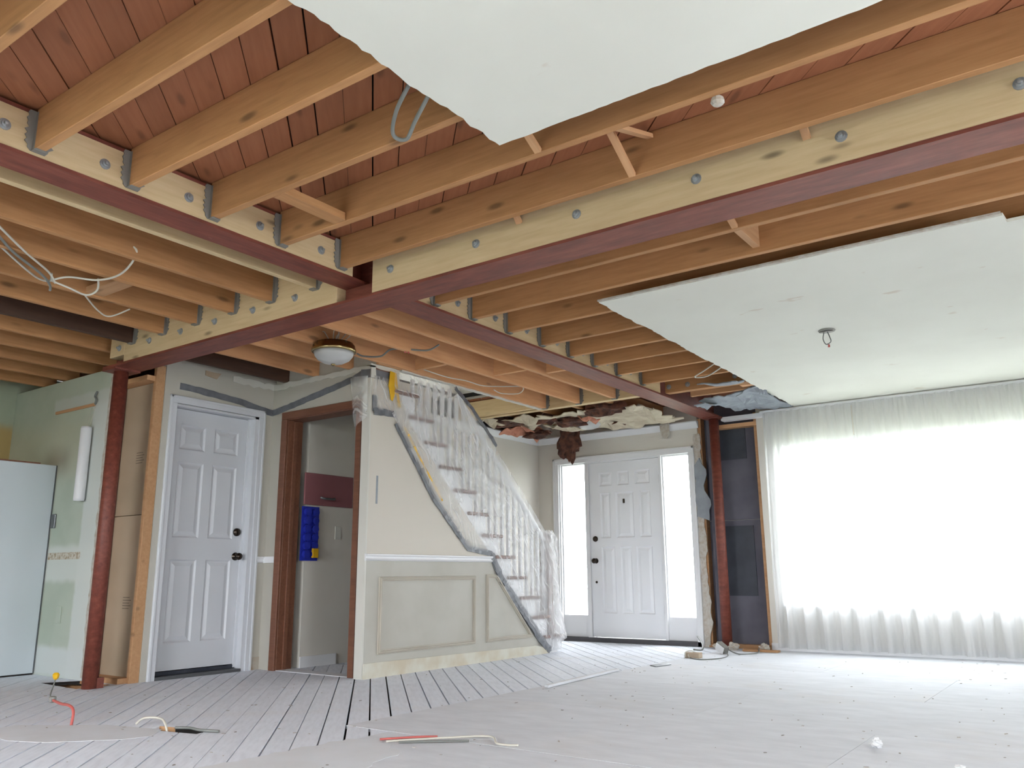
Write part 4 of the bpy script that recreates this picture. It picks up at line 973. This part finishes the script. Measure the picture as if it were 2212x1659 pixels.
sheet('torn_plaster', [(-5.45, 7.3), (-5.0, 7.25), (-4.95, 7.7), (-5.3, 7.8)], 2.40, M_PLASTER, 'cream plaster scrap near the foyer corner', 'torn plaster', 2, .07, (.1, -.05))
sheet('torn_plaster', [(-5.12, 7.75), (-4.75, 7.7), (-4.7, 8.1), (-5.12, 8.3)], 2.37, M_PLASTER, 'crumpled cream plaster beside the buried dome lamp', 'torn plaster', 5, .09, (-.1, .05))
sheet('torn_paper', [(-5.62, 7.55), (-5.35, 7.5), (-5.25, 7.95), (-5.45, 8.1)], 2.36, M_PINK, 'pink torn paper hanging over the foyer crown', 'torn paper', 3, .11, (.15, -.1))
def lump(name, c, r, mat, label, cat, seed, sx=1, sy=1, sz=1, amp=.45, group='torn ceiling pieces'):
    mb = MB(); nu, nv = 18, 12; rows_ = []
    for i in range(nv+1):
        th = math.pi*i/nv; row = []
        for j in range(nu+1):
            a = 2*math.pi*(j % nu)/nu; d = Vector((math.sin(th)*math.cos(a), math.sin(th)*math.sin(a), math.cos(th)))
            k = r*(1+amp*mnoise.noise(d*1.7+Vector((seed, 0, 0)))+amp*.7*mnoise.noise(d*5+Vector((0, seed, 0))))
            row.append((c[0]+d.x*k*sx, c[1]+d.y*k*sy, c[2]+d.z*k*sz))
        rows_.append(row)
    o = make(name, mb.grid(rows_), mat); tag(o, label, cat, group); return o
lump('insulation_clump', (-5.06, 8.20, 2.26), .12, M_INSUL, 'dark brown insulation clump hanging down beside the entrance door', 'insulation', 2, 1.2, .6, 1.75)
lump('insulation_clump', (-5.30, 7.90, 2.33), .10, M_INSUL, 'flat brown insulation clump over the foyer corner', 'insulation', 4, 1.5, 1.1, .5)
lump('insulation_clump', (-4.72, 7.72, 2.41), .13, M_INSUL, 'brown insulation clump above the buried dome lamp', 'insulation', 6, 1.5, .9, .55)
lump('insulation_clump', (-4.15, 7.45, 2.44), .13, M_INSUL, 'brown insulation clump tucked behind the pale header', 'insulation', 8, 1.9, .8, .6)
lump('insulation_clump', (-5.42, 7.45, 2.42), .10, M_INSUL, 'brown insulation clump above the foyer crown', 'insulation', 9, 1.6, 1.8, .5)
for i, (x, y, z, sz, m_, lb) in enumerate(((-5.5, 7.25, 2.40, .10, M_PLASTER, 'tiny cream plaster shard by the stairwell end'), (-5.28, 7.62, 2.36, .11, M_PINK, 'pink paper shard beside the flat insulation clump'), (-4.9, 7.5, 2.37, .10, M_INSUL, 'brown shard between plaster scraps'), (-4.45, 7.65, 2.37, .12, M_PINK, 'pink paper shard above the entrance door'), (-4.3, 8.1, 2.37, .10, M_INSUL, 'brown shard dangling by the entrance crown'), (-3.85, 7.75, 2.36, .13, M_PLASTER, 'cream shard beside the rear cross beam'))):
    sheet('ceiling_shard', [(x-sz, y-sz*.6), (x+sz*.4, y-sz), (x+sz, y+sz*.3), (x-sz*.2, y+sz)], z, m_, lb, 'ceiling shard', 60+i, .12, (.3*(-1)**i, -.25), .006)
o = make('torn_paper', ragged([(-4.02, 2.39), (-3.90, 2.40), (-3.90, 2.27), (-3.93, 2.22), (-3.99, 2.23), (-4.01, 2.30)], 'y', 8.45, 8.456, 12, .012), M_GYPSUM); tag(o, 'small tan paper scrap hanging over the entrance crown', 'torn paper', 'torn ceiling pieces')
for i, x in enumerate((-4.05, -4.45, -4.85, -5.25)):
    joist('ceiling_joist', (x, 8.6, ZJ+.03), 1.44, -P90, TH, JH-.03, M_JOIST, f'{ORD[i]} short dark joist over the entrance, counted from the rear cross beam', 'short joists over the foyer', False)
# right of the beam: grey torn drywall
sheet('torn_drywall_sheet', [(-3.22, 7.65), (-2.58, 7.45), (-2.50, 8.40), (-2.95, 8.45), (-3.05, 8.0)], 2.405, M_GREYBOARD, 'large grey torn drywall sheet above the black stripped wall', 'torn drywall', 7, .05, (.03, -.04))
sheet('torn_drywall_sheet', [(-2.75, 7.5), (-2.48, 7.35), (-2.46, 7.75), (-2.62, 7.8)], 2.37, M_GREYBOARD, 'curled grey drywall flap at the ceiling drywall edge', 'torn drywall', 15, .06, (.05, -.18))
sheet('torn_drywall_sheet', [(-3.22, 7.55), (-3.08, 7.5), (-3.06, 7.8), (-3.2, 7.85)], 2.36, M_GREYBOARD, 'small grey drywall flap next to the rear cross beam', 'torn drywall', 18, .05, (.05, -.1))
sheet('torn_drywall_sheet', [(-2.90, 6.95), (-2.55, 6.85), (-2.50, 7.05), (-2.8, 7.1)], 2.40, M_GREYBOARD, 'grey drywall scrap caught before the bolted header', 'torn drywall', 22, .03, (.0, .1))
block(-3.20, -2.60, 7.45, 7.49, 'splintered tan board beyond the bolted header', ZJ+.01, .09, M_STUD)
block(-2.62, -2.50, 7.22, 7.30, 'broken wood end beside the drywall edge', ZJ-.002, .05, M_STUD)
bd = make('stair_opening_board', MB().box((-5.725, 6.955, 2.415), (-4.70, 6.99, 2.585)), M_LVL); tag(bd, 'pale nailed board closing the stairwell end', 'board')

# ------------------------------------------------------------------ left side things
sl = empty('white_slab', (-7.18, 3.0, 0)); tag(sl, 'plain white tall slab standing against the green wall', 'cabinet panel')
make('panel', MB().box((-7.215, 2.55, .012), (-7.18, 3.43, 1.672)), M_SLAB, sl, bevel=.003)
make('edge_strip', MB().box((-7.217, 3.43, .012), (-7.178, 3.436, 1.672)), M_GREYM, sl)
make('top_edge', MB().box((-7.217, 2.55, 1.672), (-7.182, 3.30, 1.684)), M_TRIM, sl)
make('foot_strip', MB().box((-7.21, 2.55, 0), (-7.186, 3.43, .012)), M_DARK, sl)
sp_ = make('switch_plate', MB().box((-7.168, 3.426, 1.15), (-7.10, 3.44, 1.265)), M_GREYM, bevel=.003); tag(sp_, 'small metal switch plate on the green wall beside the slab', 'switch')
sp_ = make('blank_plate', MB().box((-6.92, 3.430, .40), (-6.85, 3.44, .53)), M_GREEN, bevel=.002); tag(sp_, 'blank green cover plate low on the kitchen wall', 'cover plate')
bt = make('wall_batten', MB().box((-7.30, 3.425, 2.122), (-6.665, 3.44, 2.146)), M_STUD, bevel=.002); tag(bt, 'thin wooden batten fixed high on the green wall', 'batten')
bk_ = make('wire_tuft', MB().tube(curvy([(-6.66, 3.43, 2.135), (-6.63, 3.42, 2.17), (-6.655, 3.42, 2.20), (-6.625, 3.42, 2.235)]), .008, 6), M_CABLE_G, smooth=True); tag(bk_, 'tuft of dark wire above the batten end', 'wire')
lt = empty('light_tube', (-6.69, 3.40, 1.34)); tag(lt, 'long white plastic tube light hanging on the green wall', 'tube light')
make('tube', MB().lathe([(.001, 0), (.040, .002), (.042, .02), (.042, .58), (.038, .598), (.001, .60)], (-6.675, 3.39, 1.345), k=20), M_WHITE, lt, smooth=True)
for x in (-6.70, -6.65): make('string', MB().tube([(x, 3.40, 1.94), (x+.01, 3.425, 2.12)], .0015, 5), M_CABLE_W, lt)
bd_ = MB()
for i in range(10): bd_.box((-7.14+i*.052, 3.4385, .905), (-7.10+i*.052, 3.44, .94))
o = make('wallpaper_border', MB().box((-7.17, 3.4392, .895), (-6.66, 3.44, .95)), paint('floral_border', (205, 200, 186), (150, 128, 96), .8, 40, .9)); tag(o, 'strip of patterned wallpaper border on the kitchen wall', 'wallpaper')
for i, (y0, y1, z0, z1) in enumerate(((2.98, 3.30, 2.235, 2.275), (3.10, 3.18, 2.19, 2.34))):
    o = make('duct_tape', MB().box((-8.1, y0, z0), (-8.097, y1, z1)), M_TAPE); tag(o, ['level strip of the grey tape cross on the yellowed wall', 'upright strip of the grey tape cross on the yellowed wall'][i], 'duct tape')

# ------------------------------------------------------------------ inside the dark doorway
o = make('wall_board', MB().box((-5.73, 4.86, 1.36), (-5.712, 5.43, 1.64)), M_PINKB, bevel=.003); tag(o, 'dusty pink board fixed on the wall inside the doorway', 'board')
make('hook', MB().tube(curvy([(-5.70, 5.03, 1.43), (-5.67, 5.06, 1.42), (-5.67, 5.16, 1.42), (-5.70, 5.19, 1.43)]), .01, 7), M_GREYM, o, smooth=True)
rk = empty('wall_rack', (-5.71, 4.98, .88)); tag(rk, 'blue plastic rack with round holes hung inside the doorway', 'rack')
make('back_plate', MB().box((-5.73, 4.85, .88), (-5.72, 5.04, 1.345)), M_BLUE, rk)
for i in range(6):
    z = .915+i*.072
    for y in (4.90, 4.985): make('cup', MB().lathe([(.026, 0), (.034, 0), (.034, .03), (.026, .03)], (-5.72, y, z+.02), 'x', k=16), M_BLUE, rk)
make('yellow_item', MB().box((-5.70, 4.955, .905), (-5.675, 5.01, .985)), M_YELLOW, rk)
o = make('outlet_plate', MB().box((-5.73, 5.24, 1.07), (-5.723, 5.31, 1.185)), M_CREAM, bevel=.002); tag(o, 'cream outlet plate on the wall inside the doorway', 'outlet')
struct(make('baseboard_enclosure', MB().box((-5.73, 4.90, 0), (-5.715, 5.3, .09)), M_WHITE), 'white baseboard inside the dark doorway')

# ------------------------------------------------------------------ floor clutter
rc = empty('red_cable', (-4.9, 2.55, 0)); tag(rc, 'red cable sticking up from the floor with yellow connector', 'cable')
make('red_sheath', MB().tube(curvy([(-4.57, 2.41, .0), (-4.60, 2.43, .06), (-4.66, 2.44, .085), (-4.85, 2.49, .075), (-5.02, 2.53, .075)]), .0075, 7), M_RED, rc, smooth=True)
make('clamp', MB().lathe([(.012, 0), (.02, .005), (.02, .03), (.012, .034)], (-5.05, 2.54, .06), k=8), M_GALV, rc)
make('wire', MB().tube(curvy([(-5.04, 2.54, .08), (-5.12, 2.56, .09), (-5.18, 2.60, .13), (-5.20, 2.62, .17)]), .004, 6), M_CABLE_G, rc, smooth=True)
make('wire_nut', MB().lathe([(.006, 0), (.016, .01), (.020, .03), (.012, .04), (.001, .042)], (-5.20, 2.62, .165), k=8), M_YELLOW, rc)
cable([(-4.30, 2.61, .004), (-4.25, 2.62, .035), (-4.15, 2.64, .042), (-4.06, 2.62, .03), (-4.0, 2.605, -.03)], .006, M_CABLE_W, 'white cable arching into the floor slot')
cable([(-3.98, 2.63, .012), (-3.90, 2.66, .014), (-3.82, 2.66, .012), (-3.72, 2.70, .01)], .007, M_CABLE_G, 'grey cable lying on the floor past the slot')
mb = MB().prism([(-4.78, 2.06), (-4.56, 2.03), (-4.40, 2.02), (-4.20, 2.10), (-3.97, 2.34), (-3.93, 2.47), (-4.05, 2.60), (-4.42, 2.52), (-4.63, 2.36), (-4.82, 2.25)], 'z', .0005, .0018)
sh = make('floor_sheet', mb, M_SHEET); tag(sh, 'thin dusty sheet lying beside the floor slot', 'sheet')
mb = ragged([(-3.12, 2.15), (-2.95, 2.02), (-2.56, 2.55), (-2.66, 2.86), (-2.96, 3.03), (-3.08, 2.95), (-3.10, 2.5)], 'z', .0013, .0026, 5, .02)
o = make('floor_sheet', mb, M_SHEET); tag(o, 'ragged dusty sheet at the front edge of the smooth floor', 'sheet')
o = make('floor_strip', MB().prism([(-3.30, 4.96), (-3.262, 4.95), (-3.345, 6.10), (-3.375, 6.10)], 'z', .004, .022), M_SHEET, bevel=.002); tag(o, 'long dusty wood strip lying at the edge of the smooth floor', 'strip')
for i, (p, m_, lb) in enumerate((([(-2.92, 3.0, .008), (-2.80, 3.12, .012), (-2.74, 3.20, .008)], M_RED, 'red strip of tape on the smooth floor'), ([(-2.86, 2.98, .008), (-2.66, 3.18, .014), (-2.52, 3.32, .012), (-2.40, 3.22, .008), (-2.30, 3.24, .008)], M_CABLE_W, 'white strip of tape on the smooth floor'), ([(-2.80, 3.0, .008), (-2.62, 3.13, .01), (-2.55, 3.20, .008)], M_CABLE_G, 'grey wire scrap beside the white tape'))):
    cable(p, .005, m_, lb, 'tape_scrap', 'scraps near the camera')
o = make('vent_register', MB().prism([(-3.33, 6.60), (-3.23, 6.52), (-3.20, 6.74), (-3.28, 6.80)], 'z', .004, .007), M_GREYM); tag(o, 'flat grey metal piece lying on the floor before the entrance', 'metal piece')
bl = make('tan_block', MB().box((-3.36, 7.36, 0), (-3.22, 7.44, .05)), M_BLOCK, None, bevel=.004); tag(bl, 'small tan block with looped cord on the floor by the entrance', 'block')
make('cord', MB().tube(curvy([(-3.345, 7.355, .01), (-3.345, 7.35, .05), (-3.33, 7.40, .062), (-3.30, 7.42, .055), (-3.318, 7.352, .03), (-3.30, 7.34, .005)]), .005, 6), M_CABLE_W, bl, smooth=True)
ob = empty('outlet_box', (-3.18, 7.92, 0)); tag(ob, 'loose grey outlet box lying tilted on the floor', 'outlet box')
MO = Matrix.Translation((-3.24, 7.93, .02)) @ Matrix.Rotation(-.5, 4, 'Z') @ Matrix.Rotation(.45, 4, 'Y')
make('box', MB().box((-.06, -.03, 0), (.06, .035, .075)), M_GALV, ob, MO, bevel=.004)
make('face_plate', MB().box((-.05, -.04, .005), (.065, -.03, .07)), M_WHITE, ob, MO, bevel=.003)
cable([(-3.30, 7.34, .006), (-3.15, 7.25, .006), (-3.05, 7.45, .006), (-3.10, 7.75, .006), (-3.2, 7.88, .03)], .005, M_CABLE_G, 'thin grey cord from the tan block to the outlet box')
cable([(-3.16, 7.92, .04), (-3.05, 7.9, .008), (-2.95, 8.1, .008), (-3.0, 8.3, .03)], .006, M_CABLE_G, 'dark cable behind the outlet box')
cable([(-3.66, 8.36, .12), (-3.52, 8.15, .06), (-3.42, 7.9, .03), (-3.30, 7.44, .07)], .008, M_CABLE_G, 'grey cable rising from the tan block to the door casing')
for i, (x, y, s) in enumerate(((-3.28, 8.35, .05), (-3.45, 8.36, .04), (-2.98, 8.40, .05))):
    lump('plaster_rubble', (x, y, s*.6), s, M_GYPSUM, ['plaster rubble lump at the window side of the far post', 'plaster rubble lump at the door side of the far post', 'plaster rubble lump below the curtain edge'][i], 'rubble', 30+i, 1, 1, .8, .5, 'rubble at the far post')
o = make('rubble_board', MB().box((-3.15, 8.25, .002), (-2.80, 8.33, .022)), M_STUD, bevel=.002); tag(o, 'short tan board lying at the foot of the black wall', 'board')
lump('plaster_crumb', (-.985, 4.10, .02), .024, M_WHITE, 'single white plaster crumb in the middle of the smooth floor', 'plaster crumb', 50, 1, 1, .9, .5, None)
lump('plaster_crumb', (-.62, 3.83, .01), .014, M_WHITE, 'smaller white plaster crumb nearer the frame corner', 'plaster crumb', 51, 1.4, 1, .7, .4, None)
# uncountable debris dust
r = random.Random(77); mb = MB()
for _ in range(420):
    x = r.uniform(-6.8, .6); y = r.uniform(1.7, 8.2)
    if x < -4.6 and y > 4.5: continue
    if x < -5.8 and y > 3.0: continue
    s = r.uniform(.0015, .0045); a = r.uniform(0, 3.14); c, sn = math.cos(a), math.sin(a); l = s*r.uniform(.8, 3); z = .0013 if x > -3.4 else .0003
    pts = [(x+c*u*l-sn*v*s, y+sn*u*l+c*v*s) for u, v in ((-1, -1), (1, -.7), (.8, 1), (-.9, .8))]
    mb.prism([(p[0], p[1]) for p in pts], 'z', z, z+r.uniform(.001, .003))
o = make('debris', mb, paint('debris_chips', (176, 168, 160), (120, 112, 106), .9, 3, 1.0)); o['kind'] = 'stuff'; o['label'] = 'scattered plaster and wood chips on the floor'; o['category'] = 'debris'
